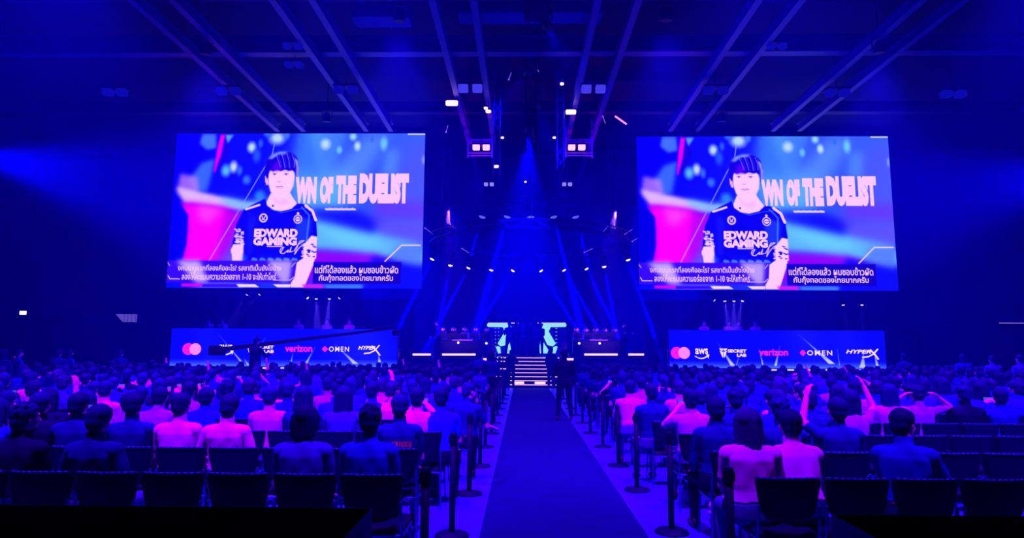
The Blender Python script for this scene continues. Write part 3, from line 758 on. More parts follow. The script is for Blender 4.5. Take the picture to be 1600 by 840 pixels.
# hanging towers either side
for x, lab in ((697,'thin hanging truss tower beside the left screen'),(957,'thin hanging truss tower beside the right screen')):
    a = at(x, 215, 29.5); b = at(x, 362, 29.5)
    mb = MB(); truss(mb, (0,0,0), (0,0,11.7-b.z), .3, .025, .4)
    tag(mb.build('hanging_tower', M_black, loc=b), lab, 'truss', 'hanging truss towers')
# central hanging mast with follow spots
a = at(829, 235, 21.5)
mb = MB(); truss(mb, (0,0,0), (0,0,12-a.z), .36, .035, .45)
mb.box((.0,0,1.2), (.5,.5,.9), ch=.05).box((0,0,3.6), (.6,.5,1.2), ch=.05)
tag(mb.build('hanging_mast', M_blackm, loc=a), 'dark hanging mast of truss and motors in the middle of the roof', 'truss')
moving_head(at(827,203,21.2), at(815,480,34), 'bright lamp at the foot of the dark hanging mast', 60000, 28, BLUE, .7, lens=glow('hot_lens',(255,190,235),6), group='lamps on the hanging mast', sc=1.1)
moving_head(at(837,163,21.2), at(900,330,30), 'bright lamp halfway up the dark hanging mast', 50000, 20, BLUE, .7, lens=MATS['hot_lens'], group='lamps on the hanging mast', sc=1.1)
moving_head(at(825,112,21.2), at(790,170,24), 'dim lamp near the top of the dark hanging mast', 9000, 26, BLUE, .8, lens=MATS['hot_lens'], group='lamps on the hanging mast')
moving_head(at(853,37,17.0), at(905,150,22), 'small dim lamp on the roof above the hanging mast', 5000, 30, BLUE, .8, lens=glow('dim2_lens',(110,110,255),1.5), group='lamps on the hanging mast')
a = at(838, 30, 16.5); mb = MB(); truss(mb, (0,0,0), (0,0,11.9-a.z), .4, .03, .4); mb.box((0,0,.3),(.7,.5,.5),ch=.04)
tag(mb.build('hanging_motor', M_blackm, loc=a), 'dark chain motor box hanging from the roof at the top centre of view', 'motor')
# pairs of square house lamps
def house(px_, py_, Z, m_, lab, s=.17):
    p = atZ(px_, py_, Z)
    o = empty('house_lamp', p, 0, lab, 'ceiling lamp', 'paired square lamps under the roof')
    MB().box((0,0,.14), (.9*s/.17,.4,.08), ch=.02).tube((0,0,.17), (0,0,12.8-Z), .015).build('housing', M_black, o)
    for sx in (-1,1):
        MB().box((sx*.25*s/.17,-.05,.02), (s*2,s*1.6,s*1.6), ch=.02).build('lamp_box', m_, o)
G_dim = glow('dim_square', (70,60,255), .9); G_hot = glow('hot_square', (255,150,215), 2.2); G_mid = glow('mid_square', (130,120,255), 1.2); G_vdim = glow('very_dim_square', (8,8,150), 1.)
for x, y, Z, m_, lab, s in ((735,139,11.0,G_dim,'pair of dim square lamps between the left central rails',.17),(927,140,11.0,G_dim,'pair of dim square lamps between the right central rails',.17),
    (541,141,11.0,G_vdim,'pair of faint square lamps left of centre under the roof',.17),(1118,142,11.0,G_vdim,'pair of faint square lamps right of centre under the roof',.17),(358,143,11.0,G_vdim,'pair of faint square lamps above the left screen',.17),(1307,146,11.0,G_vdim,'pair of faint square lamps above the right screen',.17),
    (181,145,11.0,G_vdim,'pair of faint square lamps at the far left of the roof',.17),(1488,148,11.0,G_vdim,'pair of faint square lamps at the far right of the roof',.17),
    (752,231,10.6,G_hot,'pair of bright pink square lamps left of centre above the stage',.15),(901,231,10.6,G_hot,'pair of bright pink square lamps right of centre above the stage',.15),
    (764,289,9.2,G_mid,'pair of small pale lamps left, high above the short truss',.09),(886,289,9.2,G_mid,'pair of small pale lamps right, high above the short truss',.09),
    (458,74,11.3,G_vdim,'faint flat lamp left before the wide girder',.12),(460,103,11.3,G_vdim,'faint flat lamp left behind the wide girder',.12),(1213,74,11.3,G_vdim,'faint flat lamp right before the wide girder',.12)):
    house(x, y, Z, m_, lab, s)
# small bright pink roof lamps
for x, y, Z, wd, lab in ((706,161,11.1,.30,'bright pink flat lamp by the left central rail'),(892,175,11.1,.26,'bright pink flat lamp by the right central rail'),(759,169,10.9,.09,'tiny pink lamp left of the mast, upper of two'),(763,174,10.9,.13,'tiny pink lamp left of the mast, lower of two'),
    (775,260,10.2,.16,'small pink lamp at the end of the left inner rail'),(785,215,10.6,.08,'tiny yellowish lamp left of the mast lamp'),(866,215,10.6,.08,'tiny yellowish lamp right of the mast lamp'),(821,284,9.6,.06,'tiny spark of a lamp at the centre above the short truss'),(878,131,11.0,.08,'tiny orange lamp on the right inner tower')):
    p = atZ(x, y, Z)
    tag(MB().box((0,0,0), (wd*1.5,.14,wd*.5+.02), ch=.02).box((0,.05,.06+wd*.2), (wd*1.5+.06,.16,.06), mi=1).tube((0,0,.08+wd*.2), (0,0,12.7-Z), .01, mi=1).build('roof_lamp', [glow('pink_lamp', (255,190,225), 4), M_black], loc=p), lab, 'ceiling lamp', 'small bright lamps under the roof')
# purple frames below the pink squares
for x0, x1, side in ((731,769,'left'),(884,925,'right')):
    a = at(x0, 243, 28); b = at(x1, 222, 28); w_ = b.x-a.x
    o = empty('pipe_square', ((a.x+b.x)/2, 28, a.z), 0, 'square frame of bars around the %s pink lamps' % side, 'frame', 'lamp frames under the roof')
    mb = MB()
    for z in (0, .12, .62, .74): mb.box((0,0,z), (w_,.06,.05))
    for sx in (-1,1): mb.box((sx*w_/2,0,.8), (.07,.07,1.8))
    mb.build('bars', mat('frame_paint', (.4,.1,.8), .5), o)
spot(None, (XC-2.6, 30.5, 8.8), (XC-2.4, 28.2, 11.4), 260, 60, (.55,0,1), .8, .1, 'frame_light')
spot(None, (XC+2.6, 30.5, 8.8), (XC+2.4, 28.2, 11.4), 260, 60, (.55,0,1), .8, .1, 'frame_light')
# dark vertical towers near the inner rails
for x, lab in ((776,'slim lit truss tower left of the mast'),(876,'slim lit truss tower right of the mast')):
    a = at(x, 272 if x < 800 else 262, 24.5)
    mb = MB(); truss(mb, (0,0,0), (0,0,12.8-a.z), .26, .025, .4)
    tag(mb.build('hanging_tower', M_lit_steel, loc=a), lab, 'truss', 'slim hanging towers')
# small spots under the screens with pale beams
for i, (x, y, tx, ty, e, w_) in enumerate(((388,458.5,375,478,160,'leftmost under the left screen'),(408,458.5,396,470,90,'second under the left screen'),(478,464.5,490,474,70,'third under the left screen'),(494,464.5,496,515,620,'fourth under the left screen'),(515,464.5,510,515,620,'fifth under the left screen'),(533,464.5,520,474,70,'sixth under the left screen'),
    (1113,468,1130,480,60,'first under the right screen'),(1132,468,1140,515,560,'second under the right screen'),(1147,468,1146,515,560,'third under the right screen'),(1161,468,1150,515,420,'fourth under the right screen'),(1317,474,1320,490,90,'fifth under the right screen'),(1347,474,1347,492,120,'last under the right screen'))):
    p = at(x, y, 31.6)
    moving_head(p+Vector((0,0,.05)), at(tx, ty, 31.6), 'small pale spotlight, %s' % w_, e*130, 20 if e > 200 else 14, (1,.6,.3), .6, group='small spotlights under the screens', sc=.6, lens=glow('small_lens',(235,215,255),3))
for xa, xb, y_, side in ((380,416,458.5,'outer left'),(470,541,464.5,'inner left'),(1105,1170,468,'inner right'),(1308,1356,474,'outer right')):
    p = at(xa, y_, 31.6); q = at(xb, y_, 31.6); zz = p.z+.34
    mb = MB().tube((p.x,31.6,zz), (q.x,31.6,zz), .035)
    for t_ in (.1,.9): mb.tube((p.x+(q.x-p.x)*t_,31.6,zz), (p.x+(q.x-p.x)*t_,31.6,5.4), .015); mb.box((p.x+(q.x-p.x)*t_,31.45,5.35),(.05,.4,.05))
    tag(mb.build('lamp_bar', M_black), 'dark bar carrying small spotlights under the big screens, %s one' % side, 'lamp bar', 'bars under the screens')
a = at(853, 37, 17.0); tag(MB().tube((0,0,.49), (0,0,12.8-a.z), .02).box((0,0,.51),(.3,.3,.04)).build('hanging_rod', M_black, loc=a), 'thin rod holding the small dim lamp at the top centre', 'rod')
# exit sign, side lights
a = at(36, 488.5, 40); tag(MB().box((0,0,0), (.42,.05,.24), ch=.01).box((0,.05,0), (.46,.06,.28), mi=1).tube((0,.05,.1),(0,.05,12.8-a.z),.01,mi=1).build('exit_lamp', [glow('exit_white',(225,225,255),1.6), M_black], loc=a), 'small white glowing box sign far left on the dark wall', 'sign')
a = at(201, 498, 42)
o = MB().tube((0,.05,-.3),(0,.05,-1.2),.03,mi=1)
o.add([(-.9,0,.32),(.52,0,.32),(.52,0,-.32),(-.3,0,-.28)], [(0,3,2,1)]); o.add([(-.9,.05,.32),(.52,.05,.32),(.52,.05,-.32),(-.3,.05,-.28)], [(0,1,2,3)])
for q in range(4): o.box((-.3+q*.25,-.01,.02), (.012,.02,.6), mi=1)
tag(o.build('lit_window', [glow('lit_glass',(95,75,205),.8), M_black], loc=a), 'pale lit window panel far behind at the left, end of the dark balcony', 'window')
a = at(1582, 504.5, 40); tag(MB().box((0,0,0), (1.6,.06,.05)).box((0,.04,.05), (1.7,.1,.06), mi=1).build('tube_lamp', [glow('tube_white',(120,100,215),1.), M_black], loc=a), 'thin pale tube light on the far right wall', 'lamp')
# dark side balconies that show as black blocks behind the crowd
tag(bx_world(-33.7, at(215,500,42).x, 41.5, 44, 0, 3.42, .02).box((-29.5,41.45,2.75),(7,.05,.1)).build('side_balcony', M_blackm), 'dark balcony front far behind the crowd at left', 'balcony', 'dark side balconies')
tag(bx_world(at(1430,500,42).x, 33.7, 41.5, 44, 0, 3.2, .02).box((29.5,41.45,2.65),(7,.05,.1)).build('side_balcony', M_blackm), 'dark balcony front far behind the crowd at right', 'balcony', 'dark side balconies')
# black drapes framing the stage sides under and behind the screens
def drape(x0, x1, y, z0, z1, lab):
    mb = MB(); n = max(8, int((x1-x0)/.25)); vs = []; fs = []
    for i in range(n+1):
        x = x0+(x1-x0)*i/n; yy = y+.06*math.sin(i*2.1)
        vs += [(x, yy, z0), (x, yy, z1), (x, yy+.03, z0), (x, yy+.03, z1)]
    for i in range(n): a = i*4; fs += [(a,a+4,a+5,a+1),(a+2,a+3,a+7,a+6),(a+1,a+5,a+7,a+3)]
    mb.add(vs, fs); tag(mb.build('stage_drape', mat('drape_cloth', (.015,.015,.05), .95)), lab, 'curtain', 'dark stage curtains')
drape(-17.5, -5.7, 33.8, 0, 4.4, 'dark curtain behind the raised deck at left of the stage')
drape(6.4, 18.2, 33.8, 0, 4.4, 'dark curtain behind the raised deck at right of the stage')
# ---------------------------------------------------------------- people
def V(*a): return Vector(a)
def rot_m(yaw=0, pitch=0, roll=0): return (Matrix.Rotation(yaw, 3, 'Z') @ Matrix.Rotation(pitch, 3, 'X') @ Matrix.Rotation(roll, 3, 'Y'))
def torso_rings(pts):
    """pts: (centre, half width, half depth, right vector); rounded rectangle rings from pelvis to neck"""
    rings = []; n = 16
    for i, (c, hw, hd, rt) in enumerate(pts):
        ax = (pts[min(i+1, len(pts)-1)][0]-pts[max(i-1, 0)][0]).normalized(); rt = rt.normalized(); fw = ax.cross(rt).normalized()
        r = []
        for k in range(n):
            t = 2*math.pi*k/n; cx, sy = math.cos(t), math.sin(t)
            e = .72; r.append(c+rt*hw*math.copysign(abs(cx)**e, cx)+fw*hd*math.copysign(abs(sy)**e, sy))
        rings.append(r)
    return rings
def pose(seated=True, lean=0., twist=0., head=(0,0,0), la=None, ra=None, legs=None, w=1.06, hgt=1.):
    """joint positions, facing +y. la/ra = (elbow, wrist) relative to the shoulder"""
    J = {}
    ph = .565 if seated else .93
    J['pel'] = V(0, 0, ph)
    tl = Matrix.Rotation(-lean, 3, 'X')
    tw = Matrix.Rotation(twist, 3, 'Z')
    up = lambda x, y, z: J['pel']+tw @ (tl @ V(x, y, z))
    J['waist'] = up(0, .0, .17); J['chest'] = up(0, .005, .35); J['up'] = up(0, -.005, .47); J['nb'] = up(0, .0, .535)
    for s, nm in ((-1, 'l'), (1, 'r')): J['sh'+nm] = up(s*.172*w, -.005, .445)
    J['rt'] = tw @ V(1,0,0)
    hm = tw @ rot_m(*head); J['hm'] = hm
    J['hc'] = J['nb']+tw @ (tl @ V(0, .008, .045))+hm @ V(0, .018, .112)
    da = (V(.035,.06,-.27), V(-.07,.24,-.12))
    for s, nm, a in ((-1, 'l', la), (1, 'r', ra)):
        e, wr = a if a else da
        if a is None: e = V(e.x*s, e.y, e.z); wr = V(wr.x*s, wr.y, wr.z)
        J['el'+nm] = J['sh'+nm]+tw @ e; J['wr'+nm] = J['el'+nm]+tw @ wr
    for s, nm in ((-1, 'l'), (1, 'r')):
        J['hip'+nm] = J['pel']+V(s*.095, 0, -.02)
        if seated: J['kn'+nm] = V(s*.12, .44, .525); J['an'+nm] = V(s*.12, .42, .09); 
        else:
            lg = (legs or {}).get(nm, (V(s*.10, .01, .50), V(s*.11, -.02, .09)))
            J['kn'+nm], J['an'+nm] = lg
    J['w'] = w; J['seated'] = seated
    return J
def cap(mb, a, b, r1, r2, n=12):
    mb.tube(a, b, r1, r2, n); mb.ell(a, (r1,)*3, n, 8); mb.ell(b, (r2,)*3, n, 8)
def hand(mb, wr, fd, side, curl=.35, palm_n=None):
    """wr wrist, fd direction of the forearm; palm, four fingers and a thumb"""
    fd = fd.normalized(); pn = (palm_n or V(0,0,-1)); pn = (pn-fd*pn.dot(fd)); pn = pn.normalized() if pn.length > .01 else fd.orthogonal()
    sd = fd.cross(pn).normalized()
    q = Matrix((sd, fd, -pn)).transposed()
    mb.ell(wr+fd*.05, (.042,.055,.019), 12, 8, q)
    for i, L in enumerate((.068,.078,.072,.056)):
        b = wr+fd*.088+sd*(-.030+.02*i); m1 = b+(fd*math.cos(curl)+pn*math.sin(curl))*L*.55; m2 = m1+(fd*math.cos(curl*2.4)+pn*math.sin(curl*2.4))*L*.5
        cap(mb, b-fd*.02, m1, .0105, .0098, 8); cap(mb, m1, m2, .0098, .0085, 8)
    ts = -1 if side > 0 else 1
    t0 = wr+fd*.03+sd*ts*.032; t1 = t0+(fd*.6+sd*ts*.7+pn*.3).normalized()*.04; t2 = t1+(fd*.85+sd*ts*.2+pn*.4).normalized()*.03
    cap(mb, t0, t1, .0135, .011, 8); cap(mb, t1, t2, .011, .0095, 8)
def body_mesh(J, name, hq=True, palms=None):
    mb = MB(); w = J['w']; rt = J['rt']
    pel, wa, ch, up, nb = (J[k] for k in ('pel','waist','chest','up','nb'))
    dz = (nb-pel).normalized()
    mb.loft(torso_rings([(pel-dz*.09, .10*w, .08, rt), (pel-dz*.05, .155*w, .115, rt), (pel+dz*.04, .165*w, .12, rt), (wa, .145*w, .105, rt), (ch, .172*w, .118, rt), (up-dz*.045, .172*w, .11, rt), (up+dz*.012, .135*w, .088, rt), (up+dz*.04, .09*w, .07, rt), (nb, .06, .06, rt), (nb+dz*.03, .045, .045, rt)]))
    for nm in 'lr':
        cap(mb, up*.5+J['sh'+nm]*.5, J['sh'+nm], .066, .060)
        cap(mb, J['sh'+nm], J['el'+nm], .056, .042); cap(mb, J['el'+nm], J['wr'+nm], .043, .028)
        if hq: hand(mb, J['wr'+nm], J['wr'+nm]-J['el'+nm], 1 if nm == 'r' else -1, palm_n=(palms or {}).get(nm))
        else: d = (J['wr'+nm]-J['el'+nm]).normalized(); mb.ell(J['wr'+nm]+d*.07, (.04,.04,.05), 8, 6)
        cap(mb, J['hip'+nm], J['kn'+nm], .088, .058); cap(mb, J['kn'+nm], J['an'+nm], .057, .038)
        cap(mb, J['an'+nm]+V(0,-.02,-.035), J['an'+nm]+V(0,.15,-.055), .042, .033)
    hc, hm = J['hc'], J['hm']
    P = lambda x, y, z: hc+hm @ V(x, y, z)
    mb.tube(nb-dz*.05, P(0,-.015,-.05), .068, .056, 12)
    mb.ell(P(0,-.012,.025), (.076,.093,.092), 16, 12, hm)
    mb.ell(P(0,.022,-.035), (.060,.066,.078), 14, 10, hm)
    mb.ell(P(0,.045,-.088), (.028,.025,.020), 10, 8, hm)
    if hq:
        mb.tube(P(0,.085,.005), P(0,.104,-.035), .009, .015, 8); mb.ell(P(0,.098,-.037), (.017,.013,.010), 8, 6, hm)
        mb.ell(P(0,.079,.026), (.055,.014,.010), 10, 6, hm)
        for zz in (-.062,-.071): mb.ell(P(0,.082,zz), (.024,.010,.006), 10, 6, hm)
        for s in (-1,1):
            mb.ell(P(s*.077,-.008,-.012), (.009,.021,.032), 10, 8, hm @ rot_m(s*-.35))
            mb.ell(P(s*.03,.078,.008), (.012,.008,.009), 8, 6, hm)
            mb.ell(P(s*.038,.055,-.03), (.026,.028,.026), 8, 6, hm)
    me = mb.mesh(name)
    r = evalmesh(me, [('REMESH', dict(mode='VOXEL', voxel_size=.0105 if hq else .026, use_smooth_shade=True)), ('SMOOTH', dict(factor=.5, iterations=3 if hq else 1))])
    r.name = name; return r
def arrays(me):
    co = np.zeros(len(me.vertices)*3, np.float32); me.vertices.foreach_get('co', co); co = co.reshape(-1, 3)
    nl = np.zeros(len(me.polygons), np.int32); me.polygons.foreach_get('loop_total', nl)
    li = np.zeros(len(me.loops), np.int32); me.loops.foreach_get('vertex_index', li)
    no = np.zeros(len(me.vertices)*3, np.float32); me.vertices.foreach_get('normal', no)
    return co, no.reshape(-1, 3), nl, li
def make_mesh(name, co, nl, li, mi=None, smooth=True):
    me = bpy.data.meshes.new(name); me.vertices.add(len(co)); me.vertices.foreach_set('co', np.ascontiguousarray(co, np.float32).ravel())
    me.loops.add(len(li)); me.loops.foreach_set('vertex_index', li.astype(np.int32)); me.polygons.add(len(nl))
    me.polygons.foreach_set('loop_start', np.concatenate([[0], np.cumsum(nl)[:-1]]).astype(np.int32))
    if mi is not None: me.polygons.foreach_set('material_index', mi.astype(np.int32))
    me.polygons.foreach_set('use_smooth', np.ones(len(nl), bool)); me.update(calc_edges=True); return me
def regions(J, co):
    """bone nearest each vertex -> 0 skin, 1 upper arm, 2 forearm, 3 torso, 4 trousers, 5 shoe ; plus neck/head/hand = 0"""
    def seg(a, b, r):
        a = np.array(a); b = np.array(b); d = b-a; t = np.clip(((co-a) @ d)/max(1e-9, d @ d), 0, 1)
        return np.linalg.norm(co-a-t[:, None]*d, axis=1)-r
    S = []
    pel, wa, nb, up = J['pel'], J['waist'], J['nb'], J['up']; dz = (nb-pel).normalized()
    S.append((3, seg(wa, up-dz*.02, .165))); S.append((3, seg(wa, up-dz*.02, .165)))
    S.append((0, seg(nb+dz*.035, J['hc'], .055))); S.append((0, seg(J['hc'], J['hc']+V(0,0,.01), .09)))
    S.append((4, seg(pel-dz*.06, pel+dz*.02, .15)))
    for s in 'lr':
        S.append((3, seg(up, J['sh'+s], .065))); e = J['el'+s]; sh = J['sh'+s]; w_ = J['wr'+s]
        S.append((1, seg(sh, sh+(e-sh)*.62, .058))); S.append((2, seg(sh+(e-sh)*.74, w_, .045)))
        S.append((0, seg(w_+(w_-e).normalized()*.03, w_+(w_-e).normalized()*.16, .035)))
        S.append((4, seg(J['hip'+s], J['kn'+s], .08))); S.append((4, seg(J['kn'+s], J['an'+s]+V(0,0,.05), .05)))
        S.append((5, seg(J['an'+s]+V(0,-.02,-.035), J['an'+s]+V(0,.15,-.055), .055)))
    lab = np.array([s[0] for s in S]); D = np.stack([s[1] for s in S]); return lab[D.argmin(0)]
def subset(me, J, reg, want, push, name, hem=.0, noise=0.):
    co, no, nl, li = arrays(me); vr = np.isin(reg, want)
    ls = np.concatenate([[0], np.cumsum(nl)]); f_ok = np.array([vr[li[ls[i]:ls[i+1]]].all() for i in range(len(nl))]) if len(set(nl)) > 1 else vr[li.reshape(-1, nl[0])].all(1)
    if len(set(nl)) == 1: L = li.reshape(-1, nl[0])[f_ok]
    else: return None
    used = np.unique(L); mp = -np.ones(len(co), int); mp[used] = np.arange(len(used))
    nn = no[used]; c = co[used]
    ed = np.zeros(len(used)); 
    q = push*np.ones(len(used), np.float32)
    if noise: q = q+noise*(np.sin(c[:,2]*19+c[:,0]*31+np.sin(c[:,0]*9+c[:,2]*5)*1.7)*.6+np.sin(c[:,0]*37-c[:,2]*23+c[:,1]*19+1)*.45+np.sin(c[:,2]*29+c[:,0]*8+np.sin(c[:,0]*21)*1.3)*.35)
    outer = c+nn*q[:, None]
    L2 = mp[L]
    # boundary edges get a rim folded back to the body
    e = np.concatenate([np.stack([L2[:, i], L2[:, (i+1) % L2.shape[1]]], 1) for i in range(L2.shape[1])])
    key = np.minimum(e[:,0], e[:,1])*len(used)+np.maximum(e[:,0], e[:,1]); u, inv, cnt = np.unique(key, return_inverse=True, return_counts=True)
    be = e[cnt[inv] == 1]; inner = c-nn*.002
    allc = np.concatenate([outer, inner]); rim = np.stack([be[:,1], be[:,0], be[:,0]+len(used), be[:,1]+len(used)], 1)
    allL = np.concatenate([L2, rim]); ok = np.unique(allL); mp2 = -np.ones(len(allc), int); mp2[ok] = np.arange(len(ok))
    return make_mesh(name, allc[ok], np.full(len(allL), 4), mp2[allL].ravel())

# hair, built about the head centre
def hair_mesh(kind, hq=True):
    mb = MB(); E = mb.ell
    if kind in ('short', 'messy', 'crop'):
        E((0,-.022,.040), (.086,.096,.092), 18, 12); E((0,-.055,-.015), (.072,.062,.075), 14, 10); E((0,.034,.078), (.064,.042,.034), 14, 8)
        if kind == 'messy':
            rr = random.Random(3)
            for i in range(40):
                a = rr.uniform(0, 6.28); t = rr.uniform(.1, 1.3); d = V(math.cos(a)*math.cos(t), math.sin(a)*math.cos(t), math.sin(t)); b = V(0,-.02,.04)+V(d.x*.08, d.y*.09, d.z*.085)
                mb.tube(b, b+d*.022+V(0,0,.008), .016, .005, 6)
    if kind in ('long', 'bob', 'verylong'):
        L = {'bob': .16, 'long': .30, 'verylong': .44}[kind]
        E((0,-.02,.040), (.090,.100,.094), 18, 12)
        n = 14; rings = []
        for k in range(9):
            z = .05-(L+.03)*k/8; ww = .092+.012*math.sin(k*.5) - (.02 if k == 8 else 0); dp = .062-.022*k/8
            rings.append([V(ww*math.cos(2*math.pi*i/n), -.052-.012*k/8+dp*math.sin(2*math.pi*i/n)*(1 if math.sin(2*math.pi*i/n) < 0 else .75), z) for i in range(n)])
        mb.loft(rings); E((0,.032,.078), (.066,.045,.036), 14, 8)
        for s in (-1,1): cap(mb, V(s*.080,.01,.04), V(s*.088,.005,.05-L*.75), .020, .016, 8)
    if kind in ('ponytail', 'bun'):
        E((0,-.02,.040), (.084,.095,.090), 18, 12); E((0,-.05,-.01), (.070,.055,.070), 14, 10); E((0,.032,.078), (.064,.042,.034), 14, 8)
        if kind == 'bun': E((0,-.07,.125), (.045,.042,.040), 12, 8)
        else:
            cap(mb, V(0,-.10,.07), V(0,-.15,.02), .028, .034, 10); cap(mb, V(0,-.15,.02), V(0,-.145,-.17), .034, .012, 10)
    if kind == 'cap':
        E((0,-.006,.048), (.086,.104,.080), 18, 12); E((0,-.05,-.01), (.071,.056,.066), 14, 10)
        mb.loft([[V(.078*math.cos(t)*k, .06+ .085*k*max(0,math.sin(t))+.0, .062-z) for t in [2*math.pi*i/16 for i in range(16)]] for k, z in ((.98,0),(1.,.006),(.98,.012))])
    me = mb.mesh('hair')
    r = evalmesh(me, [('REMESH', dict(mode='VOXEL', voxel_size=.009 if hq else .022, use_smooth_shade=True)), ('SMOOTH', dict(factor=.5, iterations=3 if hq else 1))])
    co, no, nl, li = arrays(r)
    co = co*np.array([1.1,1.03,1.05],np.float32); r = make_mesh('hair', co, nl, li)
    if hq and kind != 'cap':
        a = np.arctan2(co[:,0], -co[:,1]-.02); co2 = co+no*((np.sin(a*34+np.sin(co[:,2]*40)*1.2)*.0022)+(np.sin(a*13+2)*.002))[:, None]
        r = make_mesh('hair', co2, nl, li)
    r.name = 'hair'; return r
HAIRS = ['short', 'messy', 'crop', 'long', 'bob', 'verylong', 'ponytail', 'bun', 'cap']
HQH = {k: hair_mesh(k) for k in HAIRS}
LQH = {k: hair_mesh(k, False) for k in HAIRS}
POSES = {
 'rest':   (dict(), 'sitting with hands in the lap'),
 'lean':   (dict(lean=.28, head=(0,.1,0), la=(V(-.05,.16,-.22), V(.10,.17,-.10)), ra=(V(.05,.16,-.22), V(-.10,.17,-.10))), 'leaning forward'),
 'turnl':  (dict(head=(.55,0,.05), twist=.12), 'with the head turned left'),
 'turnr':  (dict(head=(-.5,.05,-.05), twist=-.15), 'with the head turned right'),
 'phone':  (dict(head=(0,.1,0), la=(V(-.10,.18,-.08), V(.20,.10,.20)), ra=(V(.10,.18,-.08), V(-.20,.10,.20))), 'raising both hands with a phone'),
 'armup':  (dict(head=(0,.12,0), ra=(V(.12,.10,.16), V(-.06,.08,.25))), 'raising the right arm'),
 'armupl': (dict(head=(.1,.1,0), la=(V(-.14,.08,.12), V(.08,.08,.25))), 'raising the left arm'),
 'slouch': (dict(lean=-.12, head=(.1,-.12,.08), la=(V(-.09,.02,-.26), V(.07,.22,-.06)), ra=(V(.09,.02,-.26), V(-.16,.18,-.02))), 'slouching back'),
 'nape':   (dict(head=(0,-.1,0), la=(V(-.24,.02,.08), V(.17,-.05,.13)), ra=(V(.24,.02,.08), V(-.17,-.05,.13))), 'with both elbows out and hands behind the head'),
 'side':   (dict(lean=.1, twist=-.5, head=(-.5,-.15,-.12), la=(V(-.02,.22,-.16), V(.16,.18,.02)), ra=(V(.10,.08,-.24), V(-.02,.22,-.04))), 'twisting to the right'),
}
LQP = {}; HQP = {}
def get_hq(k):
    if k in HQP: return HQP[k]
    kw = POSES[k][0]; J = pose(**kw); palms = {'l': V(.6,.3,-.3), 'r': V(-.6,.3,-.3)} if k in ('phone','armup','armupl') else None
    body = body_mesh(J, 'body', True, palms); co, no, nl, li = arrays(body); reg = regions(J, co)
    d = dict(J=J, body=body, tee=subset(body, J, reg, (1,3), .009, 'shirt', noise=.0035), sleeve=subset(body, J, reg, (1,2,3), .010, 'shirt', noise=.004),
             trousers=subset(body, J, reg, (4,), .008, 'trousers', noise=.002), shoes=[subset(body, J, np.where((reg == 5) & (co[:,0]*s_ > 0), 5, 0), (5,), .005, 'shoe') for s_ in (-1,1)])
    HQP[k] = d; return d
def get_lq(k, h):
    """one small mesh, slots: skin, shirt, trousers, hair"""
    if (k, h) in LQP: return LQP[(k, h)]
    J = pose(**POSES[k][0]) if k in POSES else pose(**STAND[k])
    b = LQP.get(k)
    if b is None:
        body = body_mesh(J, 'person', False); co, no, nl, li = arrays(body); reg = regions(J, co)
        body.calc_loop_triangles()
        fr = reg[li.reshape(-1, 4)].max(1) if nl.min() == 4 == nl.max() else reg[li[np.concatenate([[0], np.cumsum(nl)[:-1]])]]
        mi = np.select([fr == 0, (fr == 1) | (fr == 3), fr == 2], [0, 1, 0], 2)
        b = (co+no*np.where((reg > 0)[:, None], .006, 0), nl, li, mi, J); LQP[k] = b
    co, nl, li, mi, J = b
    hco, hno, hnl, hli = arrays(LQH[h]); hm = np.array(J['hm']); hco = hco @ hm.T+np.array(J['hc'])
    me = make_mesh('person', np.concatenate([co, hco]), np.concatenate([nl, hnl]), np.concatenate([li, hli+len(co)]), np.concatenate([mi, np.full(len(hnl), 3)]))
    LQP[(k, h)] = me; return me
# cloth and hair colours (name, material)
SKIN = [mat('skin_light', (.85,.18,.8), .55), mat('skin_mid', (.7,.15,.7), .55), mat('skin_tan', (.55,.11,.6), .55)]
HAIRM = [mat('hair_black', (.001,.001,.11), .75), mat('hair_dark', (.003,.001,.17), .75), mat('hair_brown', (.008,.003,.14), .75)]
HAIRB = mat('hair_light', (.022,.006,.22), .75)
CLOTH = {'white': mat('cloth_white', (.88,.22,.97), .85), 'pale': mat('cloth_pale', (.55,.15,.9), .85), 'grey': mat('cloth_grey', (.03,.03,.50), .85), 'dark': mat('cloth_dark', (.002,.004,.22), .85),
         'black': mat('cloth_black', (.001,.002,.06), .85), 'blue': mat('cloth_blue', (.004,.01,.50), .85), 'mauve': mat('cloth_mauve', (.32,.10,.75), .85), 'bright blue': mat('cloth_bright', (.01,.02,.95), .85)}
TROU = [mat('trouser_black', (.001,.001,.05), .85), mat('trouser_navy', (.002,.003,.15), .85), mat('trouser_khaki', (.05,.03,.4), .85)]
SHOE = mat('shoe_dark', (.02,.015,.05), .5)
def objmat(o, i, m):
    o.material_slots[i].link = 'OBJECT'; o.material_slots[i].material = m
def part(name, me, m, parent):
    if len(me.materials) == 0: me.materials.append(MATS['matt_black'])
    o = link(name, me, parent); objmat(o, 0, m); return o
HAIRLAB = {'short': 'short hair', 'messy': 'tousled hair', 'crop': 'cropped hair', 'long': 'long hair', 'bob': 'bobbed hair', 'verylong': 'very long hair', 'ponytail': 'a ponytail', 'bun': 'a hair bun', 'cap': 'a cap'}
def person_hq(loc, rz, pk, hair, cloth, sleeves, label, group, sc=1., skin=0, hairm=None, trou=0):
    d = get_hq(pk); o = empty('person', loc, rz, label, 'person', group); o.scale = (sc,)*3
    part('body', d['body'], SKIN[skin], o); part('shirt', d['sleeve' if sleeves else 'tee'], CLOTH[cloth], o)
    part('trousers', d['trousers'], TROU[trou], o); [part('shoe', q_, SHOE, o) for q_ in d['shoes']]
    h = part('cap' if hair == 'cap' else 'hair', HQH[hair], hairm or HAIRM[skin], o); h.matrix_basis = Matrix.Translation(d['J']['hc']) @ d['J']['hm'].to_4x4()
    return o
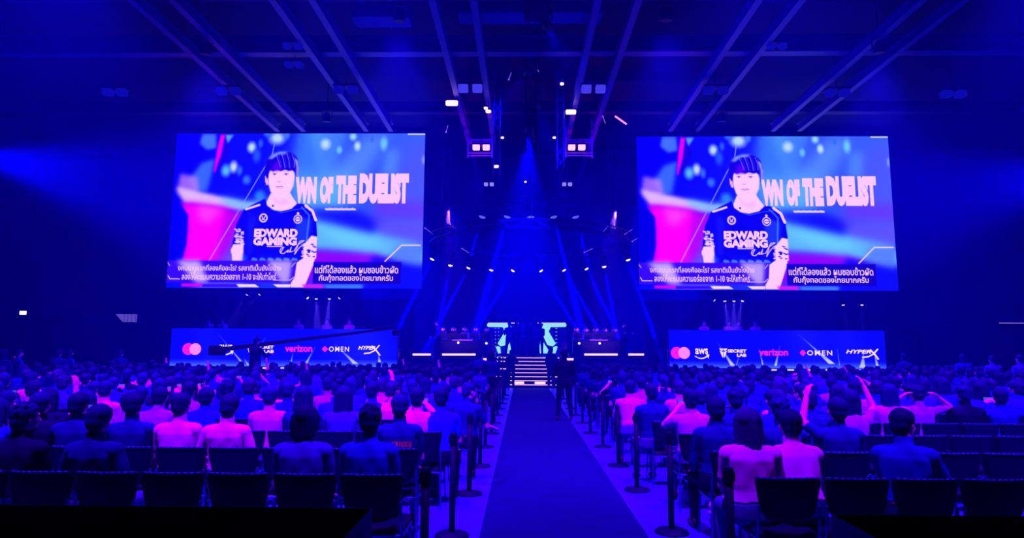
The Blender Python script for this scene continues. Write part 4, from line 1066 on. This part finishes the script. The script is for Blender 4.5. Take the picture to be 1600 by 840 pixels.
def person_lq(loc, rz, pk, hair, cloth, label, group, sc=1., skin=0, hairm=None, trou=0):
    me = get_lq(pk, hair)
    while len(me.materials) < 4: me.materials.append(MATS['matt_black'])
    o = link('person', me, None, loc); o.rotation_euler = (0,0,rz); o.scale = (sc,)*3
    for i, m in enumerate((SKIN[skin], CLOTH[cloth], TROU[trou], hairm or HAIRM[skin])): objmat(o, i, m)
    return tag(o, label, 'person', group)

# ---------------------------------------------------------------- chairs
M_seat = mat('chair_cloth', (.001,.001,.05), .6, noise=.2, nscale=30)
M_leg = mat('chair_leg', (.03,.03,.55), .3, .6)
def make_chair(lab, grp):
    t = empty('audience_chair', (0,0,0), 0, lab, 'chair', grp)
    s = MB(); s.box((0,.02,.43), (.46,.45,.07), ch=.025); s.build('seat', M_seat, t)
    b = MB(); n = 10; rings = []
    for k, (z, hw) in enumerate(((.55,.13),(.565,.165),(.61,.195),(.70,.215),(.82,.236),(.85,.236),(.862,.225))):
        r = []; y = -.22-.10*(z-.5)
        for i in range(n):
            x = -hw+2*hw*i/(n-1); r.append(V(x, y-.02-.03*(1-(x/hw)**2)*1., z))
        for i in range(n-1, -1, -1):
            x = -hw+2*hw*i/(n-1); r.append(V(x, y+.02-.03*(1-(x/hw)**2), z))
        rings.append(r)
    b.loft(rings); b.build('backrest', M_seat, t, True)
    rm = MB(); pts = [V(x, -.2755-.03*(1-(x/.226)**2), .861) for x in [-.224+.448*i/10 for i in range(11)]]; rm.path(pts, .0085, 6); rm.build('rim_highlight', M_leg, t, True)  # pale rim carries the overhead highlight in its colour
    fr = MB()
    for sx in (-1,1): fr.path([V(sx*.225,.2,.40), V(sx*.225,-.2,.40), V(sx*.226,-.245,.52), V(sx*.224,-.262,.66)], .012, 6)
    fr.tube((-.225,-.2,.40), (.225,-.2,.40), .012, n=6); fr.tube((-.225,.2,.40), (.225,.2,.40), .012, n=6); fr.build('frame', M_leg, t)
    for sx in (-1,1):
        for sy in (-1,1): MB().tube((sx*.215,sy*.2,.40), (sx*.235,sy*.225,.0), .013, .011, 7).build('leg', M_leg, t)
    return t
# near chairs with parts; the rest share one joined mesh
STAND = {
 'stand':  dict(seated=False),
 'walk':   dict(seated=False, legs={'l': (V(-.10,.10,.50), V(-.10,.16,.09)), 'r': (V(.10,-.02,.50), V(.10,-.24,.11))}),
 'apart':  dict(seated=False, legs={'l': (V(-.13,.01,.50), V(-.17,-.02,.09)), 'r': (V(.13,.01,.50), V(.17,-.02,.09))}, la=(V(-.05,.10,-.26), V(.10,.20,.10)), ra=(V(.05,.10,-.26), V(-.10,.20,.10))),
 'operate':dict(seated=False, head=(0,-.05,0), la=(V(-.07,.16,-.22), V(.02,.24,.06)), ra=(V(.07,.16,-.22), V(-.02,.24,.06))),
}
ROWN = ['last','second','third','fourth','fifth','sixth','seventh','eighth','ninth','tenth','eleventh','twelfth','thirteenth','fourteenth','fifteenth','sixteenth','seventeenth','eighteenth','nineteenth','twentieth']
ordw = ['first']+ROWN[1:]+['twenty-first','twenty-second','twenty-third','twenty-fourth','twenty-fifth','twenty-sixth','twenty-seventh','twenty-eighth','twenty-ninth','thirtieth','thirty-first','thirty-second','thirty-third','thirty-fourth','thirty-fifth','thirty-sixth','thirty-seventh','thirty-eighth']
NROW = 14; PX = .505; Y0 = 5.22; RP = 1.235
def row_y(k): return Y0+RP*k
def px_x(px_, k): return (px_-817)/1000*(row_y(k)+.0)
START = {'left': [-1.13, -1.22, -1.15, -1.25]+[-1.2]*20, 'right': [1.98, 2.0, 2.0, 1.95]+[1.95]*20}
# people the photo shows clearly: (pixel x, row, pose, hair, clothing colour, long sleeves, skin)
HERO = [(583,0,'rest','messy','blue',1,0),(483,0,'rest','bob','grey',0,0),(163,0,'slouch','short','dark',1,1),(46,0,'turnr','messy','black',1,1),
 (286,1,'rest','crop','white',0,0),(366,1,'slouch','short','white',0,0),(628,1,'rest','short','dark',0,1),(212,1,'rest','crop','dark',0,0),(128,1,'phone','short','dark',0,0),(66,1,'armup','short','black',0,1),
 (425,2,'rest','short','pale',0,1),(478,2,'rest','long','dark',1,0),(318,2,'lean','short','blue',0,0),(540,2,'rest','long','grey',1,0),(655,2,'phone','crop','white',1,0),(692,2,'rest','crop','bright blue',0,0),(245,2,'lean','short','mauve',1,0),
 (292,3,'lean','short','mauve',1,0),(360,3,'rest','messy','blue',0,0),(585,3,'armup','short','bright blue',0,0),(528,3,'turnl','bun','bright blue',0,0),(730,3,'side','short','dark',0,1),
 (1163,0,'turnr','verylong','white',0,0),(1240,0,'lean','short','white',0,0),(1395,0,'side','short','blue',1,0),
 (1112,1,'rest','crop','dark',1,0),(1296,1,'armupl','short','dark',0,0),(1210,1,'rest','messy','dark',1,1),
 (1075,2,'phone','short','pale',0,0),(1255,2,'rest','crop','dark',1,0),(1318,2,'armup','long','mauve',0,0),(1200,2,'rest','cap','blue',0,0),(1142,2,'rest','messy','dark',1,0),
 (1015,3,'rest','short','dark',0,0),(1420,3,'nape','short','mauve',0,0),(1492,3,'rest','messy','black',1,1),(1245,3,'turnl','short','blue',0,0),(1300,3,'rest','bob','grey',0,0),
 (1572,4,'rest','short','bright blue',0,0),(1515,4,'turnr','long','bright blue',0,0),(985,4,'lean','short','pale',0,0),(1003,5,'lean','crop','mauve',0,0),(1325,4,'rest','short','pale',0,0),(1290,5,'rest','crop','mauve',0,0),(515,4,'rest','short','mauve',0,0),(1460,5,'rest','long','blue',0,0)]
EMPTY0 = {('left',0):[0], }
rng = random.Random(5)
PW = ['rest']*6+['lean','turnl','turnr','slouch']*1+['phone']*1+['armup']*0
HW = ['short']*4+['crop']*3+['messy']*3+['long']*3+['bob']*2+['ponytail','bun','cap','verylong']
CW = ['dark']*8+['blue']*8+['grey']*5+['black']*3+['pale']*2+['white']+['bright blue']*3+['mauve']*2
heroes = {}
for h in HERO:
    k = h[1]; X = px_x(h[0], k); side = 'left' if X < XC else 'right'; s0 = START[side][k]
    i = max(0, round((s0-X)/PX if side == 'left' else (X-s0)/PX))
    while (side, k, i) in heroes: i += 1
    heroes[(side, k, i)] = (h, X)
SEATS = []
for k in range(NROW):
    y = row_y(k)
    for side in ('left', 'right'):
        lim = 20.5
        for i in range(38):
            X = START[side][k]+(-1 if side == 'left' else 1)*(i*PX+(0.5 if i > 17 else 0)); px_ = 817+X*1000/y
            if abs(X) > lim or px_ < -28 or px_ > 1628: break
            occ = rng.random() < .95
            if k == 0: occ = False
            if k == 1 and side == 'left' and px_ > 640: occ = False
            if k == 1 and side == 'left' and 400 < px_ < 600: occ = False
            if k == 2 and side == 'left' and 560 < px_ < 630: occ = False
            if side == 'right' and k < 5 and px_ > 1330+k*25: occ = rng.random() < (.0 if k < 3 else .2)
            if k < 3 and side == 'right' and px_ < 1100: occ = False
            h = heroes.get((side, k, i))
            SEATS.append((k, side, i, X, y, px_, bool(h) or occ, h))
def where(k, side, i): return '%s row%s, %s seat %s of aisle' % (ROWN[k], ' from back' if k else '', ordw[i], side)
# people as individuals, nearest first
IND = [s for s in SEATS if s[6]]
N_IND = 262
count = 0; FAR = []
PHONES = []
for (k, side, i, X, y, px_, occ, h) in IND:
    if h:
        (hx, _, pk, hair, cloth, sl, sk), HX = h; x = HX
        sc = .97
    else:
        pk = rng.choice(PW); hair = rng.choice(HW); cloth = rng.choice(CW); sl = rng.random() < .4; sk = rng.choice([0,0,1,1,2]); x = X+rng.uniform(-.03,.03); sc = rng.uniform(.90,1.0)
    if k >= 9 and pk == 'phone' and rng.random() < .5: pk = 'armup'
    rz = rng.uniform(-.10,.10)+(-.16 if X > 3 else .16 if X < -3 else 0)*min(1, abs(X)/8)
    loc = (x, y+rng.uniform(-.01,.04), 0); tr = rng.choice([0,0,1,2])
    hm = HAIRB if (h and h[0][0] in (1163,)) or (not h and rng.random() < .05) else None
    if count < N_IND:
        count += 1
        col = cloth.replace(' ', '-')
        lab = 'person in %s top, %s, %s' % (col, 'a cap' if hair == 'cap' else (HAIRLAB[hair] if hm is None else 'brown '+HAIRLAB[hair].replace('a ','').replace('hair bun','bun')), where(k, side, i))
        if k < 6: o = person_hq(loc, rz, pk, hair, cloth, sl, lab, 'seated audience', sc, sk, hm, tr)
        else: o = person_lq(loc, rz, pk, hair, cloth, lab, 'seated audience', sc, sk, hm, tr)
        if pk == 'phone' and k < 8: PHONES.append((o, pk, where(k, side, i), sc))
    else: FAR.append((loc, rz, pk, hair, cloth, sc, sk))
print('PEOPLE', count, 'far', len(FAR))
# phones held up
G_ph = glow('phone_glow', (70,80,255), .9)
phm = MB().box((0,0,0), (.155,.010,.078), ch=.004)
phs = MB().box((0,-.0058,0), (.142,.002,.070))
for sx in (-.05,): phm.ell((.058,.006,.022), (.012,.004,.012), 8, 5)
pm_, ps_ = phm.mesh('smartphone'), phs.mesh('display'); pm_.materials.append(M_black); ps_.materials.append(G_ph)
for o, pk, wh, sc in PHONES:
    J = get_hq(pk)['J']; m_ = V(0,0,0)
    for s in 'lr': m_ += (J['wr'+s]+(J['wr'+s]-J['el'+s]).normalized()*.10)*.5
    t = empty('smartphone', o.matrix_basis @ (m_+V(0,.02,.0)), o.rotation_euler.z, 'black smartphone held up by person, %s' % wh, 'phone', 'phones held up by the audience')
    link('case', pm_, t); link('display', ps_, t)
# far rows as one mass
if FAR:
    groups = []
    cl = list(CLOTH); slots = SKIN[:1]+TROU[:1]+HAIRM[:1]+[CLOTH[c] for c in cl]
    cos, nls, lis, mis = [], [], [], []; base = 0
    for loc, rz, pk, hair, cloth, sc, sk in FAR:
        me = get_lq(pk, hair); co, no, nl, li = arrays(me); mi = np.zeros(len(nl), np.int32); me.polygons.foreach_get('material_index', mi)
        c, s = math.cos(rz), math.sin(rz); co = (co*sc) @ np.array([[c,s,0],[-s,c,0],[0,0,1]], np.float32)+np.array(loc, np.float32)
        mp = np.array([0, 3+cl.index(cloth), 1, 2]); cos.append(co); nls.append(nl); lis.append(li+base); mis.append(mp[mi]); base += len(co)
    me = make_mesh('crowd', np.concatenate(cos), np.concatenate(nls), np.concatenate(lis), np.concatenate(mis))
    for m_ in slots: me.materials.append(m_)
    tag(link('crowd', me), 'mass of seated spectators in the far rows before the stage', 'crowd', kind='stuff')
# chairs
ch0 = make_chair('x', 'rows of audience chairs'); used = False
ch0_kids = children(ch0)
nch = 0; low = MB()
low.box((0,.02,.43), (.46,.45,.07), ch=.02); low.box((0,-.25,.71), (.45,.035,.29), rot=(.09,0,0), ch=.02, mi=0)
for sx in (-1,1):
    low.tube((sx*.225,-.2,.42), (sx*.224,-.25,.7), .012, n=4, mi=1)
    for sy in (-1,1): low.tube((sx*.215,sy*.2,.40), (sx*.235,sy*.225,0), .013, n=4, mi=1)
low.tube((-.22,-.272,.853), (.22,-.272,.853), .009, n=5, mi=1)  # same highlight along the back's top edge, built as a pale tube
lme = low.mesh('audience_chair'); lme.materials.append(M_seat); lme.materials.append(M_leg)
for (k, side, i, X, y, px_, occ, h) in SEATS:
    if k > 8 or nch >= 290: continue
    if k >= 5 and occ and i > 3: continue
    x = X
    lab = '%s dark chair, %s' % ('occupied' if occ else 'empty', where(k, side, i))
    if k < 5:
        if not used: c = ch0; used = True
        else: c = copy_tree(ch0, ch0_kids)
        c.location = (x, y, 0); c['label'] = lab
    else:
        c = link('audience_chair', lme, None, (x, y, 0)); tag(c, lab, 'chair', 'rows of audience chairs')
    nch += 1
print('CHAIRS', nch)

# ---------------------------------------------------------------- stanchions along the carpet
pb = MB().lathe([(.165,0),(.17,.012),(.15,.03),(.05,.042),(.033,.05)], n=24).mesh('base', True)
pp = MB().lathe([(.031,.045),(.031,.86)], n=16).mesh('post', True)
phd = MB().lathe([(.033,.86),(.036,.875),(.036,.955),(.03,.975)], n=16).box((.036,0,.91), (.014,.03,.06)).box((-.036,0,.91), (.014,.03,.06)).box((0,.036,.91), (.03,.014,.06)).mesh('belt_head', False)
for q in (pb, pp, phd): q.materials.append(mat('post_black', (.001,.001,.05), .6))
RY = [4.72,6.65,8.56,10.3,12.25,14.2,16.1,18.0,19.9,21.8,23.7,25.6]; LY = [4.6,6.45,8.26,10.15,12.1,14.0,15.9,17.8,19.7,21.6,23.5,25.4]
for X, YS, side in ((1.485, RY, 'right'), (-.665, LY, 'left')):
    for i, y in enumerate(YS):
        t = empty('barrier_post', (X+random.uniform(-.02,.02), y, 0), 0, 'black belt barrier post along the %s of the carpet, %s from the camera' % (side, ordw[i]), 'barrier post', 'barrier posts along the carpet')
        link('base', pb, t, (0,0,0)); link('post', pp, t, (0,0,0)); link('belt_head', phd, t, (0,0,0))

# ---------------------------------------------------------------- standing people
def stander(px_, Y, z, st, hair, cloth, lab, rz=0., sc=1., skin=0, group=None):
    x = at(px_, 500, Y).x; d = (x, Y, z)
    k = st
    if k not in HQS:
        J = pose(**STAND[k]); body = body_mesh(J, 'body', True); co, no, nl, li = arrays(body); reg = regions(J, co)
        HQS[k] = dict(J=J, body=body, shirt=subset(body, J, reg, (1,2,3), .010, 'shirt', noise=.004), trousers=subset(body, J, reg, (4,), .014, 'trousers', noise=.003), shoes=[subset(body, J, np.where((reg == 5) & (co[:,0]*s_ > 0), 5, 0), (5,), .005, 'shoe') for s_ in (-1,1)])
    q = HQS[k]; o = empty('person', d, rz, lab, 'person', group); o.scale = (sc,)*3
    part('body', q['body'], SKIN[skin], o); part('shirt', q['shirt'], CLOTH[cloth], o); part('trousers', q['trousers'], TROU[0], o); [part('shoe', q_, SHOE, o) for q_ in q['shoes']]
    h = part('cap' if hair == 'cap' else 'hair', HQH[hair], HAIRM[0], o); h.matrix_basis = Matrix.Translation(q['J']['hc']) @ q['J']['hm'].to_4x4(); return o
HQS = {}
stander(881, 16.6, .012, 'apart', 'short', 'black', 'person in black standing on the carpet with legs apart, seen from behind', 0, 1.03)
stander(767, 19.0, 0, 'walk', 'long', 'dark', 'person in dark clothes standing at the left edge of the carpet', .3, 1.0)
stander(752, 21.0, 0, 'stand', 'short', 'dark', 'person standing behind the left barrier posts, next to the one with long hair', -.3, .99)
stander(861, 30.05, .012, 'stand', 'messy', 'black', 'person in black at foot of the steps, right side', .1, 1.05)
stander(799, 29.6, .012, 'operate', 'short', 'black', 'person in black at foot of the steps, left side', -.1, 1.0)
for i, (x, yy, rz, cl, hr, w_) in enumerate(((796,33.4,.1,'black','short','leftmost'),(807,33.9,-.2,'dark','messy','second from left'),(817,33.5,.15,'black','long','third from left'),(828,34.1,0,'dark','short','third from right'),(837,33.5,-.1,'black','crop','second from right'),(844,34.4,.3,'dark','bob','rightmost, slightly behind'))):
    stander(x, yy, SZ, 'stand' if i % 2 else 'apart', hr, 'black', 'dark figure standing in the group before the glowing emblem, %s' % w_, rz, 1.04, group='group on the stage')
stander(683, 33.0, SZ, 'stand', 'short', 'black', 'person standing at the left end of the left team desk', 2.7, 1.03)
stander(974, 32.9, SZ, 'operate', 'cap', 'dark', 'person standing at the right end of the right team desk', 3.6, 1.0)
for x, Y, side, w_ in ((10,17.5,'left','at the very edge of view'),(34,19,'left','second from the edge'),(96,20,'left','third from the edge, taller'),(113,21.5,'left','fourth from the edge'),(192,22.5,'left','nearest to the sponsor panel'),(1408,22,'right','nearest to the sponsor panel'),(1500,21,'right','in the middle of the gap'),(1545,19.5,'right','second from the edge'),(1588,18,'right','at the very edge of view')):
    stander(x, Y, 0, 'stand', rng.choice(['short','messy','long','crop']), rng.choice(['dark','blue','grey']), 'standing spectator at the far %s above the seated rows, %s' % (side, w_), rng.uniform(-.5,.5), rng.uniform(.96,1.03), group='standing spectators at the sides')

# players at the desks and their chairs
gb = MB()
gb.loft([[V(x*w_, -.30-.06*(z-.5), z) for x in (-1,-.5,.5,1)]+[V(x*w_, -.22-.06*(z-.5), z) for x in (1,.5,-.5,-1)] for z, w_ in ((.5,.22),(.7,.26),(.95,.27),(1.05,.20),(1.2,.18),(1.3,.12))])
g_back = gb.mesh('backrest', True); g_seat = MB().box((0,0,.43), (.5,.5,.09), ch=.03).mesh('seat')
gbse = MB().tube((0,0,.08), (0,0,.40), .03)
for i in range(5): a = 2*math.pi*i/5; gbse.tube((0,0,.09), (.3*math.cos(a), .3*math.sin(a), .06), .022, .016); gbse.ell((.3*math.cos(a), .3*math.sin(a), .03), (.03,.03,.03), 8, 5)
g_base = gbse.mesh('wheel_base')
for q in (g_back, g_seat, g_base): q.materials.append(M_black)
hp = MB()
for i in range(9): a0 = math.pi*i/9; a1 = math.pi*(i+1)/9; hp.tube((.108*math.cos(a0),-.005,.128*math.sin(a0)), (.108*math.cos(a1),-.005,.128*math.sin(a1)), .010, n=6)
for s in (-1,1): hp.ell((s*.104,0,-.012), (.025,.042,.048), 12, 8)
hpm = hp.mesh('headphones', True); hpm.materials.append(mat('headset_white', (.5,.3,.7), .5))
for (cx, w_, zt, side) in DESKS:
    tag(MB().box((cx, 34.3, SZ+.1), (w_+.3, 1.2, .196), ch=.01).box((cx, 33.68, SZ+.17), (w_+.3,.03,.04)).build('player_riser', M_stage), 'low dark riser under the players of the %s team desk' % side, 'platform', 'risers behind the team desks')
    for i in range(5):
        x = cx-w_/2+.3+i*(w_-.6)/4; n_ = ('first','second','third','fourth','fifth')[i]
        t = empty('gaming_chair', (x, 34.35, SZ+.2), math.pi, 'black gaming chair behind the %s team desk, %s from its left end' % (side, n_), 'chair', 'gaming chairs on the stage')
        for nm, me in (('backrest', g_back), ('seat', g_seat), ('wheel_base', g_base)): link(nm, me, t, (0,0,0))
        pk = ('rest','lean','rest','turnl','lean')[i]
        o = person_hq((x, 34.33, SZ+.21), math.pi, pk, ('short','messy','crop','short','messy')[i], ('dark','black','grey')[i % 3], True, 'player seated at the %s team desk, %s from its left end' % (side, n_), 'players at the team desks', .97, i % 3)
        J = get_hq(pk)['J']; h = link('headphones', hpm, o); h.matrix_basis = Matrix.Translation(J['hc']) @ J['hm'].to_4x4()
# casters above the sponsor panels
for i, (px_, hair, cl, lab) in enumerate(((327,'short','white','leftmost of those over the left panel'),(348,'short','pale','second of those over the left panel'),(467,'messy','mauve','middle of those over the left panel'),(511,'long','pale','second from right over the left panel'),(546,'short','white','rightmost over the left panel, in white'),(1100,'crop','pale','leftmost over the right panel'),(1138,'short','white','second over the right panel'),(1153,'messy','mauve','third over the right panel'),(1180,'short','pale','rightmost over the right panel'))):
    x = at(px_, 505, 32).x
    person_hq((x, 32, 1.86), math.pi+rng.uniform(-.3,.3), 'rest', hair, cl, True, 'presenter seated on the raised deck, %s' % lab, 'presenters on the raised decks', 1.0, 0)
    t = empty('stool', (x, 32, 1.85), 0, 'dark stool under the presenter, %s' % lab, 'stool', 'stools on the raised decks')
    MB().lathe([(.17,.42),(.19,.43),(.19,.465),(.17,.475)], n=18).build('seat', M_black, t); MB().lathe([(.2,0),(.2,.01),(.03,.03),(.025,.42)], n=16).build('leg', M_black, t)
spot(None, (-3.5, 29.2, 8.2), (-3.2, 34.3, 2.4), 9000, 26, (1,.25,.9), .7, .1, 'desk_light')
spot(None, (4.3, 29.2, 8.2), (4.0, 34.3, 2.4), 9000, 26, (1,.25,.9), .7, .1, 'desk_light')

# ---------------------------------------------------------------- camera crane over the left crowd
Yc = 21.5
a = at(336, 547, Yc); b = at(618, 512, Yc+2); piv = at(397, 541, Yc)
piv = a+(b-a)*((397-336)/(618-336))
cr = empty('camera_crane', (piv.x, piv.y, 0), 0, 'long dark camera crane reaching over the crowd before the left sponsor panel', 'camera crane')
A = a-Vector((piv.x, piv.y, 0)); B = b-Vector((piv.x, piv.y, 0)); Pv = V(0,0,piv.z)
mb = MB(); mb.tube(A, B, .11, .055, 4); mb.tube(Pv, Pv+V(0,0,.35), .03); mb.tube(Pv+V(0,0,.35), A+(B-A)*.75, .008, n=4); mb.tube(Pv+V(0,0,.35), A, .008, n=4); mb.build('arm', M_blackm, cr)
MB().box(A, (.34,.3,.34), ch=.03).box(A+V(.2,0,-.02), (.2,.36,.3), ch=.02).build('counterweight', M_blackm, cr)
mb = MB().tube((0,0,.5), Pv, .06, n=10)
for i in range(3): an = 2*math.pi*i/3+.5; mb.tube((0,0,.9), (.6*math.cos(an), .6*math.sin(an), .03), .03)
mb.build('tripod', M_blackm, cr)
MB().box(B+V(0,0,-.18), (.2,.3,.2), ch=.02).tube(B+V(0,0,0), B+V(0,0,-.12), .03).tube(B+V(0,-.15,-.18), B+V(0,-.3,-.18), .05, n=12).build('camera_head', M_blackm, cr)
stander(402, 20.9, .30, 'operate', 'cap', 'black', 'crane operator in black cap standing on a box before the left sponsor panel', -.3, 1.05)
x = at(402, 500, 20.9).x
tag(MB().box((0,0,.15), (.8,.8,.29), ch=.02).box((0,0,.296),(.7,.7,.008)).build('stand_box', M_blackm, loc=(x, 20.9, 0)), 'low black box under the crane operator', 'box')

# ---------------------------------------------------------------- draped tables nearest the camera
def drape_table(x0, x1, y0, y1, h, lab):
    mb = MB(); mb.box(((x0+x1)/2,(y0+y1)/2,h-.01), (x1-x0,y1-y0,.02), ch=.004)
    per = []; n = 60; L = 2*(x1-x0+y1-y0)
    for i in range(int(L/.06)):
        d = i*.06
        for (ax, ay, bx, by) in ((x0,y0,x1,y0),(x1,y0,x1,y1),(x1,y1,x0,y1),(x0,y1,x0,y0)):
            l = math.hypot(bx-ax, by-ay)
            if d <= l: per.append((ax+(bx-ax)*d/l, ay+(by-ay)*d/l)); break
            d -= l
    cx, cy_ = (x0+x1)/2, (y0+y1)/2; rings = []
    for z, f_ in ((h,0),(h-.03,.004),(h*.5,.018),(.01,.035)):
        r = []
        for i, (px_, py_) in enumerate(per):
            o_ = f_*(1+math.sin(i*1.1)); d = V(px_-cx, py_-cy_, 0).normalized(); r.append(V(px_+d.x*o_, py_+d.y*o_, z))
        rings.append(r)
    mb.loft(rings); return tag(mb.build('draped_table', mat('table_cloth', (.002,.002,.16), .9)), lab, 'table', 'draped tables nearest the camera')
drape_table(-5.2, -.98, 3.45, 4.35, .76, 'dark cloth-covered table across the bottom left of the view')
drape_table(1.98, 5.4, 3.45, 4.30, .76, 'dark cloth-covered table across the bottom right of the view')

# small things
def crumple(name, px_, py_, r, m_, lab, cat, z=0.):
    p = atZ(px_, py_, z); mb = MB().ell((0,0,r[2]), r, 14, 10); rr = random.Random(px_)
    mb.v = [tuple(c*(1+rr.uniform(-.22,.22)) if j < 2 else max(0,c*(1+rr.uniform(-.15,.15))) for j, c in enumerate(v)) for v in mb.v]
    mb.tube((0,0,r[2]*1.7), (.02,0,r[2]*2.5), .03, .05, 8)
    return tag(mb.build(name, m_, loc=p), lab, cat)
crumple('plastic_bag', 1079, 786, (.12,.09,.11), CLOTH['white'], 'crumpled pale plastic bag on the floor by the right aisle chairs', 'bag')
crumple('plastic_bag', 1120, 812, (.09,.08,.12), CLOTH['pale'], 'small pale bag standing nearest the camera by the right barrier', 'bag')
# red lettering on the dark T-shirt in the second row
me = fit_text('STRIKE', .20, .055, bold=.03); me.materials.append(mat('print_red', (.55,.05,.12), .7))
for o in [o for o in C.objects if o.get('label', '').startswith('person in dark top') and abs(o.location.x-px_x(628,1)) < .02 and abs(o.location.y-row_y(1)) < .1]:
    t = link('print', me, o, (.05,-.140,.905))
